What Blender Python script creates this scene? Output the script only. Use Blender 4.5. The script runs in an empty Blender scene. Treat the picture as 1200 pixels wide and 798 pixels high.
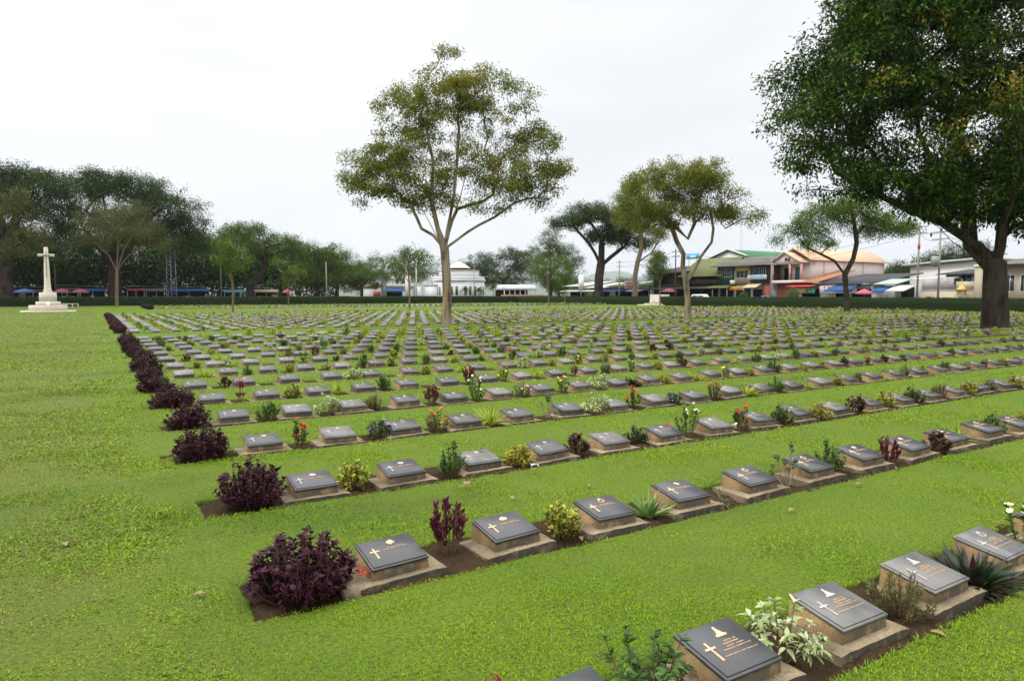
import bpy, math, random
import numpy as np
from math import sin, cos, pi, radians
R = random.Random(7)
rng = np.random.default_rng(7)
S = bpy.context.scene
COL = S.collection

# ------------------------------------------------------------------ camera
FPX, HORIZON, YAW, CH = 799.5, 344.7, 0.5501, 1.85
PIT = math.atan((399 - HORIZON) / FPX)
FW = np.array([sin(YAW), cos(YAW)]); RT = np.array([cos(YAW), -sin(YAW)])
cd = bpy.data.cameras.new('camera'); cam = bpy.data.objects.new('camera', cd); COL.objects.link(cam)
cd.sensor_width = 36; cd.lens = FPX / 1200 * 36; cd.clip_end = 25000; cd.clip_start = .05
cam.location = (0, 0, CH); cam.rotation_euler = (pi / 2 - PIT, 0, -YAW)
S.camera = cam
# ------------------------------------------------------------------ world: bright even overcast
W = bpy.data.worlds.new('World'); S.world = W; W.use_nodes = True
SUN_EL, SUN_AZ = radians(52), radians(-75)          # azimuth measured from +Y towards +X
nt = W.node_tree; nt.nodes.clear()
def nn(t, ty, **kw):
    n = t.nodes.new(ty)
    for k, v in kw.items():
        if k in n.inputs.keys() if isinstance(k, str) else False: n.inputs[k].default_value = v
        else: setattr(n, k, v)
    return n
out = nn(nt, 'ShaderNodeOutputWorld'); bg = nn(nt, 'ShaderNodeBackground'); bg.inputs[1].default_value = .1
sky = nn(nt, 'ShaderNodeTexSky', sky_type='NISHITA', sun_disc=False, sun_elevation=SUN_EL, sun_rotation=SUN_AZ)
tc = nn(nt, 'ShaderNodeTexCoord'); sep = nn(nt, 'ShaderNodeSeparateXYZ'); nt.links.new(tc.outputs['Generated'], sep.inputs[0])
ramp = nn(nt, 'ShaderNodeValToRGB')
e = ramp.color_ramp.elements
e[0].position = 0; e[0].color = (.332, .343, .355, 1); e[1].position = 1; e[1].color = (1.25, 1.25, 1.26, 1)
for p, c in ((.10, (.346, .355, .364)), (.26, (.358, .364, .370)), (.42, (.375, .379, .383)), (.62, (.85, .85, .855))):
    q = e.new(p); q.color = (*c, 1)
nt.links.new(sep.outputs[2], ramp.inputs[0])
noi = nn(nt, 'ShaderNodeTexNoise'); noi.inputs['Scale'].default_value = 2.2; noi.inputs['Detail'].default_value = 5
mp = nn(nt, 'ShaderNodeMapping'); mp.inputs['Scale'].default_value = (1, 1, 3.2)
nt.links.new(tc.outputs['Generated'], mp.inputs[0]); nt.links.new(mp.outputs[0], noi.inputs['Vector'])
mr = nn(nt, 'ShaderNodeMapRange'); mr.inputs['From Min'].default_value = .3; mr.inputs['From Max'].default_value = .7
mr.inputs['To Min'].default_value = 21.2; mr.inputs['To Max'].default_value = 25.6
nt.links.new(noi.outputs[0], mr.inputs[0])
sc_ = nn(nt, 'ShaderNodeVectorMath', operation='SCALE'); nt.links.new(ramp.outputs[0], sc_.inputs[0]); nt.links.new(mr.outputs[0], sc_.inputs['Scale'])
mx = nn(nt, 'ShaderNodeMix', data_type='RGBA'); mx.inputs[0].default_value = .06
nt.links.new(sc_.outputs[0], mx.inputs[6]); nt.links.new(sky.outputs[0], mx.inputs[7])
nt.links.new(mx.outputs[2], bg.inputs[0]); nt.links.new(bg.outputs[0], out.inputs[0])
# ------------------------------------------------------------------ sun behind cloud
sl = bpy.data.lights.new('sun', 'SUN'); sl.energy = 1.5; sl.angle = radians(14); sl.color = (1, .95, .87)
so = bpy.data.objects.new('sun', sl); COL.objects.link(so)
from mathutils import Vector
sd = Vector((sin(SUN_AZ) * cos(SUN_EL), cos(SUN_AZ) * cos(SUN_EL), sin(SUN_EL)))
so.rotation_euler = sd.to_track_quat('Z', 'Y').to_euler()
vs = S.view_settings; vs.view_transform = 'Standard'; vs.look = 'None'; vs.exposure = 0.3; vs.gamma = 1; vs.use_curve_mapping = False
S.cycles.max_bounces = 6; S.cycles.diffuse_bounces = 3; S.cycles.glossy_bounces = 2; S.cycles.transmission_bounces = 3; S.cycles.transparent_max_bounces = 6

# ------------------------------------------------------------------ helpers: picture -> place
def at(px, py, d):                       # world point on the ray through (px, py) at horizontal distance d along the view
    a = (px - 600) / FPX; b = (399 - py) / FPX
    t = d / (cos(PIT) + b * sin(PIT)); r = t * a; z = t * (-sin(PIT) + b * cos(PIT)) + CH
    p = FW * d + RT * r
    return np.array([p[0], p[1], z])
def onX(px, X, py=335):
    b = (399 - py) / FPX; q = (px - 600) / FPX / (cos(PIT) + b * sin(PIT))
    return at(px, py, X / (FW[0] + q * RT[0]))
def onY(px, Y, py=335):
    b = (399 - py) / FPX; q = (px - 600) / FPX / (cos(PIT) + b * sin(PIT))
    return at(px, py, Y / (FW[1] + q * RT[1]))
def proj(X, Y, Z):
    d = X * FW[0] + Y * FW[1]; r = X * RT[0] + Y * RT[1]; z = Z - CH
    dep = d * cos(PIT) - z * sin(PIT); up = d * sin(PIT) + z * cos(PIT)
    return 600 + FPX * r / dep, 399 - FPX * up / dep, d
# ------------------------------------------------------------------ mesh helpers
class Geo:
    def __init__(s): s.V = []; s.F = []; s.n = 0
    def add(s, V, F):
        V = np.asarray(V, float).reshape(-1, 3)
        if isinstance(F, np.ndarray): s.F.append(F + s.n)
        else:
            for f in F: s.F.append(np.array([f]) + s.n)
        s.V.append(V); s.n += len(V); return s
    def box(s, x0, x1, y0, y1, z0, z1, taper=0):
        t = taper
        V = [(x0, y0, z0), (x1, y0, z0), (x1, y1, z0), (x0, y1, z0), (x0 + t, y0 + t, z1), (x1 - t, y0 + t, z1), (x1 - t, y1 - t, z1), (x0 + t, y1 - t, z1)]
        return s.add(V, np.array([(0, 3, 2, 1), (4, 5, 6, 7), (0, 1, 5, 4), (1, 2, 6, 5), (2, 3, 7, 6), (3, 0, 4, 7)]))
    def tube(s, P, rad, n=8, cap=True):
        P = np.asarray(P, float); m = len(P); rad = np.broadcast_to(rad, (m,))
        T = np.gradient(P, axis=0); T /= np.linalg.norm(T, axis=1)[:, None] + 1e-9
        ref = np.array([1., 0, 0]) if abs(T[0, 0]) < .8 else np.array([0, 1., 0])
        A = np.cross(T, ref); A /= np.linalg.norm(A, axis=1)[:, None] + 1e-9; B = np.cross(T, A)
        th = np.arange(n) * 2 * pi / n
        V = P[:, None] + rad[:, None, None] * (A[:, None] * np.cos(th)[None, :, None] + B[:, None] * np.sin(th)[None, :, None])
        i, j = np.meshgrid(np.arange(m - 1), np.arange(n), indexing='ij'); j2 = (j + 1) % n
        F = np.stack([i * n + j, (i + 1) * n + j, (i + 1) * n + j2, i * n + j2], -1).reshape(-1, 4)
        s.add(V, F)
        if cap:
            o = s.n - m * n
            s.F.append(np.array([list(range(o, o + n))])); s.F.append(np.array([list(range(o + (m - 1) * n, o + m * n))[::-1]]))
        return s
    def lathe(s, prof, n=16, c=(0, 0, 0), rot=0.0, sx=1, sy=1):
        m = len(prof); th = np.arange(n) * 2 * pi / n + rot
        V = np.array([[(c[0] + r * cos(t) * sx, c[1] + r * sin(t) * sy, c[2] + z) for t in th] for r, z in prof])
        i, j = np.meshgrid(np.arange(m - 1), np.arange(n), indexing='ij'); j2 = (j + 1) % n
        F = np.stack([i * n + j, i * n + j2, (i + 1) * n + j2, (i + 1) * n + j], -1).reshape(-1, 4)
        s.add(V, F); o = s.n - m * n
        s.F.append(np.array([list(range(o, o + n))[::-1]])); s.F.append(np.array([list(range(o + (m - 1) * n, o + m * n))]))
        return s
    def prism(s, poly, axis, a, b):         # 2-D polygon extruded along axis from a to b
        n = len(poly)
        def pt(u, v, w):
            return {'x': (w, u, v), 'y': (u, w, v), 'z': (u, v, w)}[axis]
        V = [pt(u, v, a) for u, v in poly] + [pt(u, v, b) for u, v in poly]
        F = [tuple(range(n))[::-1], tuple(range(n, 2 * n))] + [(i, (i + 1) % n, n + (i + 1) % n, n + i) for i in range(n)]
        return s.add(V, F)
    def data(s):
        return np.concatenate(s.V), s.F
    def xf(s, M=None, t=(0, 0, 0)):
        g = Geo()
        for v in s.V: g.V.append((v @ M.T if M is not None else v) + np.asarray(t))
        g.F = list(s.F); g.n = s.n; return g
    def mesh(s, name, smooth=False, mat=None):
        me = bpy.data.meshes.new(name)
        if s.n:
            V = np.concatenate(s.V).astype(np.float32)
            L = np.concatenate([f.ravel() for f in s.F]).astype(np.int32)
            sz = np.concatenate([np.full(len(f), f.shape[1]) for f in s.F]).astype(np.int32)
            st = np.concatenate([[0], np.cumsum(sz)[:-1]]).astype(np.int32)
            me.vertices.add(len(V)); me.vertices.foreach_set('co', V.ravel())
            me.loops.add(len(L)); me.loops.foreach_set('vertex_index', L)
            me.polygons.add(len(sz)); me.polygons.foreach_set('loop_start', st); me.polygons.foreach_set('loop_total', sz)
            if smooth: me.polygons.foreach_set('use_smooth', np.ones(len(sz), bool))
            me.update(calc_edges=True); me.validate()
        if mat: me.materials.append(mat)
        return me
def obj(name, g, mat, parent=None, smooth=False, loc=None):
    me = g if isinstance(g, bpy.types.Mesh) else g.mesh(name, smooth, mat)
    o = bpy.data.objects.new(name, me); COL.objects.link(o)
    if parent is not None: o.parent = parent
    if loc is not None: o.location = loc
    return o
def tag(o, label, cat, group=None, kind=None):
    if label: o['label'] = label
    if cat: o['category'] = cat
    if group: o['group'] = group
    if kind: o['kind'] = kind
    return o
def thing(name, label, cat, loc=(0, 0, 0), rz=0, group=None):
    o = bpy.data.objects.new(name, None); COL.objects.link(o); o.location = loc; o.rotation_euler = (0, 0, rz)
    o.empty_display_size = .1
    return tag(o, label, cat, group)
def struct(name, g, mat, smooth=False):
    o = obj(name, g, mat, None, smooth); o['kind'] = 'structure'; return o
KIDS = {}
def copy_tree(src, parent=None, skip=()):
    c = src.copy(); COL.objects.link(c)
    if parent is not None: c.parent = parent
    for ch in KIDS.get(src.name, ()):
        if ch.name.split('.')[0] in skip: continue
        copy_tree(ch, c, skip)
    return c
def note_kids():
    KIDS.clear()
    for o in S.objects:
        if o.parent is not None: KIDS.setdefault(o.parent.name, []).append(o)
# ------------------------------------------------------------------ materials
def mat(name, col, rough=.7, spec=.4, metal=0., noise=None, bump=None, rnd=0., coord='Object'):
    """noise = list of (scale, amount, colour, contrast) layers; bump = list of (scale, strength, distance)"""
    m = bpy.data.materials.new(name); m.use_nodes = True; t = m.node_tree; b = t.nodes['Principled BSDF']
    b.inputs['Roughness'].default_value = rough; b.inputs['Specular IOR Level'].default_value = spec; b.inputs['Metallic'].default_value = metal
    tcn = nn(t, 'ShaderNodeTexCoord'); vec = tcn.outputs[coord]
    rgb = nn(t, 'ShaderNodeRGB'); rgb.outputs[0].default_value = (*col, 1); cur = rgb.outputs[0]
    if rnd:
        oi = nn(t, 'ShaderNodeObjectInfo'); add = nn(t, 'ShaderNodeVectorMath', operation='MULTIPLY_ADD')
        cmb = nn(t, 'ShaderNodeCombineXYZ')
        for i in range(3): t.links.new(oi.outputs['Random'], cmb.inputs[i])
        add.inputs[1].default_value = (37, 53, 71); t.links.new(cmb.outputs[0], add.inputs[0]); t.links.new(vec, add.inputs[2]); vec = add.outputs[0]
        hs = nn(t, 'ShaderNodeHueSaturation'); mrr = nn(t, 'ShaderNodeMapRange'); mrr.inputs[3].default_value = 1 - rnd; mrr.inputs[4].default_value = 1 + rnd
        t.links.new(oi.outputs['Random'], mrr.inputs[0]); t.links.new(mrr.outputs[0], hs.inputs['Value']); t.links.new(cur, hs.inputs['Color']); cur = hs.outputs[0]
    for L in noise or ():
        scl, amt, c2, con = L[:4]
        nz = nn(t, 'ShaderNodeTexNoise'); nz.inputs['Scale'].default_value = scl; nz.inputs['Detail'].default_value = 6; nz.inputs['Roughness'].default_value = .6
        v2 = vec
        if len(L) > 4:
            mpp = nn(t, 'ShaderNodeMapping'); mpp.inputs['Scale'].default_value = L[4]; t.links.new(vec, mpp.inputs[0]); v2 = mpp.outputs[0]
        t.links.new(v2, nz.inputs['Vector'])
        mrn = nn(t, 'ShaderNodeMapRange'); mrn.inputs[1].default_value = .5 - con; mrn.inputs[2].default_value = .5 + con; mrn.inputs[4].default_value = amt
        t.links.new(nz.outputs[0], mrn.inputs[0])
        mxn = nn(t, 'ShaderNodeMix', data_type='RGBA'); t.links.new(mrn.outputs[0], mxn.inputs[0]); t.links.new(cur, mxn.inputs[6]); mxn.inputs[7].default_value = (*c2, 1)
        cur = mxn.outputs[2]
    t.links.new(cur, b.inputs['Base Color'])
    nrm = None
    for L in bump or ():
        scl, st, dist = L[:3]
        nz = nn(t, 'ShaderNodeTexNoise'); nz.inputs['Scale'].default_value = scl; nz.inputs['Detail'].default_value = 5
        v2 = vec
        if len(L) > 3:
            mpp = nn(t, 'ShaderNodeMapping'); mpp.inputs['Scale'].default_value = L[3]; t.links.new(vec, mpp.inputs[0]); v2 = mpp.outputs[0]
        t.links.new(v2, nz.inputs['Vector'])
        bp = nn(t, 'ShaderNodeBump'); bp.inputs['Strength'].default_value = st; bp.inputs['Distance'].default_value = dist
        t.links.new(nz.outputs[0], bp.inputs['Height'])
        if nrm: t.links.new(nrm, bp.inputs['Normal'])
        nrm = bp.outputs[0]
    if nrm: t.links.new(nrm, b.inputs['Normal'])
    return m
def leaf_mat(name, cols, trans=.25, rough=.55, spec=.3, nscale=.5, clump=.35):
    """colour differs leaf by leaf and by spray (young and old growth); thin leaves let some light through"""
    m = bpy.data.materials.new(name); m.use_nodes = True; t = m.node_tree; b = t.nodes['Principled BSDF']
    b.inputs['Roughness'].default_value = rough; b.inputs['Specular IOR Level'].default_value = spec * .5
    g = nn(t, 'ShaderNodeNewGeometry'); tcn = nn(t, 'ShaderNodeTexCoord')
    nz = nn(t, 'ShaderNodeTexNoise'); nz.inputs['Scale'].default_value = nscale; nz.inputs['Detail'].default_value = 2
    t.links.new(tcn.outputs['Object'], nz.inputs['Vector'])
    m1 = nn(t, 'ShaderNodeMapRange'); m1.inputs[1].default_value = .3; m1.inputs[2].default_value = .7
    t.links.new(nz.outputs[0], m1.inputs[0])
    mixv = nn(t, 'ShaderNodeMix', data_type='FLOAT'); mixv.inputs[0].default_value = clump
    t.links.new(g.outputs['Random Per Island'], mixv.inputs[2]); t.links.new(m1.outputs[0], mixv.inputs[3])
    rp = nn(t, 'ShaderNodeValToRGB'); el = rp.color_ramp.elements
    n = len(cols)
    el[0].color = (*cols[0], 1); el[0].position = .12; el[1].color = (*cols[-1], 1); el[1].position = .9
    for i in range(1, n - 1):
        q = el.new(.12 + .78 * i / (n - 1)); q.color = (*cols[i], 1)
    t.links.new(mixv.outputs[0], rp.inputs[0]); t.links.new(rp.outputs[0], b.inputs['Base Color'])
    if trans:
        tr = nn(t, 'ShaderNodeBsdfTranslucent'); t.links.new(rp.outputs[0], tr.inputs[0])
        ms = nn(t, 'ShaderNodeMixShader'); ms.inputs[0].default_value = trans
        t.links.new(b.outputs[0], ms.inputs[1]); t.links.new(tr.outputs[0], ms.inputs[2]); t.links.new(ms.outputs[0], t.nodes['Material Output'].inputs[0])
    return m
def unit(v): return v / (np.linalg.norm(v, axis=-1, keepdims=True) + 1e-9)
def leaves(P, D, N, L, Wd, prof=(0.05, 1, 0.0), droop=0., fold=.25, g=None, mid=True):
    """many leaf blades: base P, direction D, face normal N, length L, width Wd"""
    P = np.asarray(P, float); n = len(P); D = unit(np.asarray(D, float)); Sd = unit(np.cross(D, N)); Nn = np.cross(Sd, D)
    L = np.broadcast_to(L, (n,)); Wd = np.broadcast_to(Wd, (n,)); droop = np.broadcast_to(droop, (n,))
    m = len(prof); rows = []
    for i, w in enumerate(prof):
        t = i / (m - 1)
        c = P + D * (L * t)[:, None]; c = c - np.array([0, 0, 1.]) * (droop * L * t * t)[:, None]
        hw = (Wd * .5 * w)[:, None]
        rows.append(np.stack(([c - Sd * hw + Nn * hw * fold, c, c + Sd * hw + Nn * hw * fold] if mid else [c - Sd * hw, c + Sd * hw]), 1))
    V = np.stack(rows, 1); k = 3 if mid else 2                # n, m, k, 3
    base = (np.arange(n) * m * k)[:, None]
    F = []
    for i in range(m - 1):
        for j in range(k - 1):
            F.append(np.array([i * k + j, i * k + j + 1, (i + 1) * k + j + 1, (i + 1) * k + j]))
    F = (base[:, None, :] + np.stack(F)[None]).reshape(-1, 4)
    g = g or Geo(); g.add(V.reshape(-1, 3), F); return g
def rhomb(P, D, N, L, Wd, droop=0., g=None):
    P = np.asarray(P, float); n = len(P); D = unit(np.asarray(D, float)); Sd = unit(np.cross(D, N))
    L = np.broadcast_to(L, (n,))[:, None]; Wd = np.broadcast_to(Wd, (n,))[:, None]
    c = P + D * L * .45; t = P + D * L - np.array([0, 0, 1.]) * droop * L
    V = np.stack([P, c + Sd * Wd * .5, t, c - Sd * Wd * .5], 1).reshape(-1, 3)
    F = (np.arange(n) * 4)[:, None] + np.arange(4)[None]
    g = g or Geo(); g.add(V, F); return g
def rdir(n, r=None): return unit((r or rng).normal(size=(n, 3)))
def vnoise(x, y, seed=0):
    x = np.asarray(x, float); y = np.asarray(y, float); xi = np.floor(x); yi = np.floor(y); fx = x - xi; fy = y - yi
    fx = fx * fx * (3 - 2 * fx); fy = fy * fy * (3 - 2 * fy)
    def h(a, b):
        v = np.sin(a * 127.1 + b * 311.7 + seed * 74.7) * 43758.5453; return v - np.floor(v)
    return (h(xi, yi) * (1 - fx) + h(xi + 1, yi) * fx) * (1 - fy) + (h(xi, yi + 1) * (1 - fx) + h(xi + 1, yi + 1) * fx) * fy - .5
ORD = 'zeroth first second third fourth fifth sixth seventh eighth ninth tenth eleventh twelfth thirteenth fourteenth fifteenth sixteenth seventeenth eighteenth nineteenth'.split()
TENS = {2: ('twentieth', 'twenty'), 3: ('thirtieth', 'thirty'), 4: ('fortieth', 'forty'), 5: ('fiftieth', 'fifty'), 6: ('sixtieth', 'sixty'), 7: ('seventieth', 'seventy'), 8: ('eightieth', 'eighty')}
def ordw(n):
    if n < 20: return ORD[n]
    return TENS[n // 10][0] if n % 10 == 0 else TENS[n // 10][1] + '-' + ORD[n % 10]
# ================================================================== the setting
X0, DX, Y0, DY = 1.667, .8954, 2.114, 2.069
BED_A, BED_B, BED_X = -.225, .36, .70
XEND = 76.5
ROWS = list(range(0, 15)) + list(range(17, 32))
ROWS3 = list(range(44, 51)); X3 = 6.2                     # the narrow plot by the hedge
def bed_of(X, Y):
    k = np.round((Y - Y0 - .06) / DY); rel = Y - Y0 - k * DY
    ok = (((k >= -1) & (k <= 14)) | ((k >= 17) & (k <= 31))) & (X > BED_X) & (X < XEND)
    ok |= (k >= 44) & (k <= 50) & (X > X3 - .9) & (X < XEND)
    return ok, rel
lawn_nodes = {}
def lawn_mat(name, blades=False):
    m = bpy.data.materials.new(name); m.use_nodes = True; t = m.node_tree; b = t.nodes['Principled BSDF']
    b.inputs['Roughness'].default_value = .7; b.inputs['Specular IOR Level'].default_value = .10
    geo = nn(t, 'ShaderNodeNewGeometry'); pos = geo.outputs['Position']
    def noise(scale, det=4, sc=None):
        z = nn(t, 'ShaderNodeTexNoise'); z.inputs['Scale'].default_value = scale; z.inputs['Detail'].default_value = det; z.inputs['Roughness'].default_value = .62
        v = pos
        if sc:
            q = nn(t, 'ShaderNodeMapping'); q.inputs['Scale'].default_value = sc; t.links.new(pos, q.inputs[0]); v = q.outputs[0]
        t.links.new(v, z.inputs['Vector']); return z.outputs[0]
    def rng_(s, a, bb, lo=0., hi=1.):
        q = nn(t, 'ShaderNodeMapRange'); q.inputs[1].default_value = a; q.inputs[2].default_value = bb; q.inputs[3].default_value = lo; q.inputs[4].default_value = hi
        t.links.new(s, q.inputs[0]); return q.outputs[0]
    def mix(f, a, c):
        q = nn(t, 'ShaderNodeMix', data_type='RGBA'); 
        if isinstance(f, float): q.inputs[0].default_value = f
        else: t.links.new(f, q.inputs[0])
        for s, v in ((6, a), (7, c)):
            if isinstance(v, tuple): q.inputs[s].default_value = (*v, 1)
            else: t.links.new(v, q.inputs[s])
        return q.outputs[2]
    sx = nn(t, 'ShaderNodeSeparateXYZ'); t.links.new(pos, sx.inputs[0])
    edge = nn(t, 'ShaderNodeMath', operation='ADD'); t.links.new(sx.outputs[0], edge.inputs[0]); t.links.new(rng_(noise(1.7), .2, .8, -.9, .9), edge.inputs[1])
    side = rng_(edge.outputs[0], -.5, 1.0)                       # 0 = open lawn, 1 = strips between the graves
    strip = mix(rng_(noise(.9), .3, .7), (.130, .238, .004), (.185, .278, .009))
    openl = mix(rng_(noise(.35, 5, (1, 2.2, 1)), .32, .68), (.130, .195, .016), (.178, .222, .030))
    cur = mix(side, openl, strip)
    lush = rng_(noise(.16, 5, (.6, 1.6, 1)), .52, .60, 0, .75)
    cur = mix(lush, cur, (.080, .160, .006))
    dry = rng_(noise(2.6, 5), .57, .80, 0, .65); cur = mix(dry, cur, (.17, .15, .05))
    if blades:
        gain = nn(t, 'ShaderNodeVectorMath', operation='SCALE'); t.links.new(cur, gain.inputs[0]); t.links.new(rng_(geo.outputs['Random Per Island'], 0, 1, .85, 1.75), gain.inputs['Scale'])
        rnd2 = nn(t, 'ShaderNodeMath', operation='FRACT'); m7 = nn(t, 'ShaderNodeMath', operation='MULTIPLY'); m7.inputs[1].default_value = 17.3
        t.links.new(geo.outputs['Random Per Island'], m7.inputs[0]); t.links.new(m7.outputs[0], rnd2.inputs[0])
        grey = mix(rng_(rnd2.outputs[0], .55, 1., 0, .45), gain.outputs[0], (.165, .225, .075))
        brown = rng_(rnd2.outputs[0], .085, .065); cur = mix(brown, grey, (.20, .14, .075))
    else:
        cur = mix(.45, cur, (.045, .060, .014)); cur = mix(rng_(noise(38, 3), .42, .66, 0, .7), cur, (.040, .052, .012))
        cur = mix(rng_(noise(150, 2), .5, .72, 0, .5), cur, (.12, .13, .035))
        bp = nn(t, 'ShaderNodeBump'); bp.inputs['Strength'].default_value = .7; bp.inputs['Distance'].default_value = .03
        t.links.new(noise(60, 6), bp.inputs['Height']); t.links.new(bp.outputs[0], b.inputs['Normal'])
    t.links.new(cur, b.inputs['Base Color'])
    if blades:
        tr = nn(t, 'ShaderNodeBsdfTranslucent'); t.links.new(cur, tr.inputs[0]); ms = nn(t, 'ShaderNodeMixShader'); ms.inputs[0].default_value = .3
        t.links.new(b.outputs[0], ms.inputs[1]); t.links.new(tr.outputs[0], ms.inputs[2]); t.links.new(ms.outputs[0], t.nodes['Material Output'].inputs[0])
    return m
M_lawn = lawn_mat('lawn'); M_blade = lawn_mat('grass_blades', True)
M_soil = mat('soil', (.036, .021, .012), .95, .05, noise=[(6, .7, (.018, .011, .007), .2), (45, .65, (.075, .047, .028), .2), (2.3, .4, (.035, .036, .014), .15)], bump=[(35, .8, .02), (140, .6, .006)])
M_earth = mat('earth', (.12, .12, .06), .95, .1, noise=[(.05, .8, (.09, .12, .04), .2), (1.5, .5, (.16, .13, .09), .2)])
# ground to the horizon
g = Geo(); g.add([(-3000, -300, -.075), (9000, -300, -.075), (9000, 9500, -.075), (-3000, 9500, -.075)], np.array([(0, 1, 2, 3)])); struct('ground', g, M_earth)
# soil of the beds, lumpy where it is close
g = Geo()
def soil_strip(k, xa, xb, step, amp):
    xs = np.arange(xa, xb + step, step); ys = np.linspace(BED_A - .05, BED_B + .05, max(3, int(.74 / max(step, .025)))) + Y0 + k * DY
    Xg, Yg = np.meshgrid(xs, ys, indexing='ij')
    Z = -.02 + amp * (vnoise(Xg * 5, Yg * 5, k) * .05 + vnoise(Xg * 17, Yg * 17, 3) * .035 + vnoise(Xg * 41, Yg * 41, 5) * .02)
    a, b_ = Xg.shape; i, j = np.meshgrid(np.arange(a - 1), np.arange(b_ - 1), indexing='ij')
    F = np.stack([i * b_ + j, (i + 1) * b_ + j, (i + 1) * b_ + j + 1, i * b_ + j + 1], -1).reshape(-1, 4)
    g.add(np.stack([Xg, Yg, Z], -1), F)
for k in range(-1, 32):
    if k in (15, 16): continue
    near = 9 if k < 4 else .7
    if k < 4: soil_strip(k, BED_X - .12, 9, .03, 1)
    soil_strip(k, 9 if k < 4 else BED_X - .12, XEND, .5, .3)
for k in ROWS3: soil_strip(k, X3 - 1, XEND, 2, .2)
struct('soil_bed', g, M_soil, True)
# lawn: one sheet with the beds cut out, as strips with cut edges
g = Geo()
def strip(xs, ya, yb):
    xs = np.asarray(xs); n = len(xs)
    rows = [np.stack([xs, ya, np.full(n, -.07)], 1), np.stack([xs, ya - .004, np.full(n, -.012)], 1), np.stack([xs, ya + .018, np.zeros(n)], 1)]
    for f in (.25, .5, .75): rows.append(np.stack([xs, ya + (yb - ya) * f, np.zeros(n)], 1))
    rows += [np.stack([xs, yb - .018, np.zeros(n)], 1), np.stack([xs, yb + .004, np.full(n, -.012)], 1), np.stack([xs, yb, np.full(n, -.07)], 1)]
    V = np.stack(rows, 1); m = len(rows)
    i, j = np.meshgrid(np.arange(n - 1), np.arange(m - 1), indexing='ij')
    g.add(V, np.stack([i * m + j, (i + 1) * m + j, (i + 1) * m + j + 1, i * m + j + 1], -1).reshape(-1, 4))
def wav(xs, s): return vnoise(xs * 3, s, 1) * .03 + vnoise(xs * 11, s, 2) * .022 + vnoise(xs * 29, s, 4) * .012
xs_near = np.concatenate([np.arange(BED_X, 10, .04), np.arange(10, 30, .4), np.linspace(30, XEND, 30)])
ks = list(range(-1, 15))
for a in range(-1, 31):
    if a in (15, 16): continue
    b_ = 17 if a == 14 else a + 1
    xs = xs_near if a < 5 else np.concatenate([np.arange(BED_X, 16, .2), np.linspace(16, XEND, 60)])
    strip(xs, Y0 + a * DY + BED_B - (.08 if a > 2 else 0) + wav(xs, a * 1.7), Y0 + b_ * DY + BED_A + (.05 if b_ > 2 else 0) + wav(xs, a * 2.3 + 9))
xs = np.linspace(BED_X, XEND, 80)
strip(xs, np.full(80, Y0 + 31 * DY + BED_B), np.full(80, Y0 + 44 * DY + BED_A)); strip(xs, np.full(80, -8.), np.full(80, Y0 - DY + BED_A))
for a in range(44, 50): strip(np.linspace(X3 - .9, XEND, 40), np.full(40, Y0 + a * DY + BED_B), np.full(40, Y0 + (a + 1) * DY + BED_A))
strip(np.linspace(BED_X, XEND, 40), np.full(40, Y0 + 50 * DY + BED_B), np.full(40, 127.))
strip(np.linspace(BED_X, X3 - .9, 10), np.full(10, Y0 + 44 * DY + BED_A), np.full(10, Y0 + 50 * DY + BED_B))
strip(np.linspace(XEND, 79.5, 3), np.full(3, -8.), np.full(3, 127.))
# open lawn, its side toward the beds uneven
ys = np.concatenate([np.arange(-8, 18, .03), np.arange(18, 127, .12)])
edge = np.full(len(ys), BED_X)
kk = np.round((ys - Y0 - .06) / DY); rel = ys - Y0 - kk * DY
inbed = (((kk > -2) & (kk < 15)) | ((kk > 16) & (kk < 32))) & (rel > BED_A + .01) & (rel < BED_B - .01)
edge += np.where(inbed, .03 * np.cos((rel - .06) / .33 * 1.5) + wav(ys, 77.) * .8, 0.)
dz_ = np.where(inbed, 1., 0.)
V = np.stack([np.stack([np.full(len(ys), -90.), ys, np.zeros(len(ys))], 1), np.stack([edge - .5, ys, np.zeros(len(ys))], 1), np.stack([edge - .015, ys, np.zeros(len(ys))], 1), np.stack([edge + .004 * dz_, ys, -.012 * dz_], 1), np.stack([edge + .08 * (1 - dz_), ys, -.07 * dz_ - .002 * (1 - dz_)], 1)], 1)
i, j = np.meshgrid(np.arange(len(ys) - 1), np.arange(4), indexing='ij')
g.add(V, np.stack([i * 5 + j, i * 5 + j + 1, (i + 1) * 5 + j + 1, (i + 1) * 5 + j], -1).reshape(-1, 4))
struct('lawn', g, M_lawn)
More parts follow.
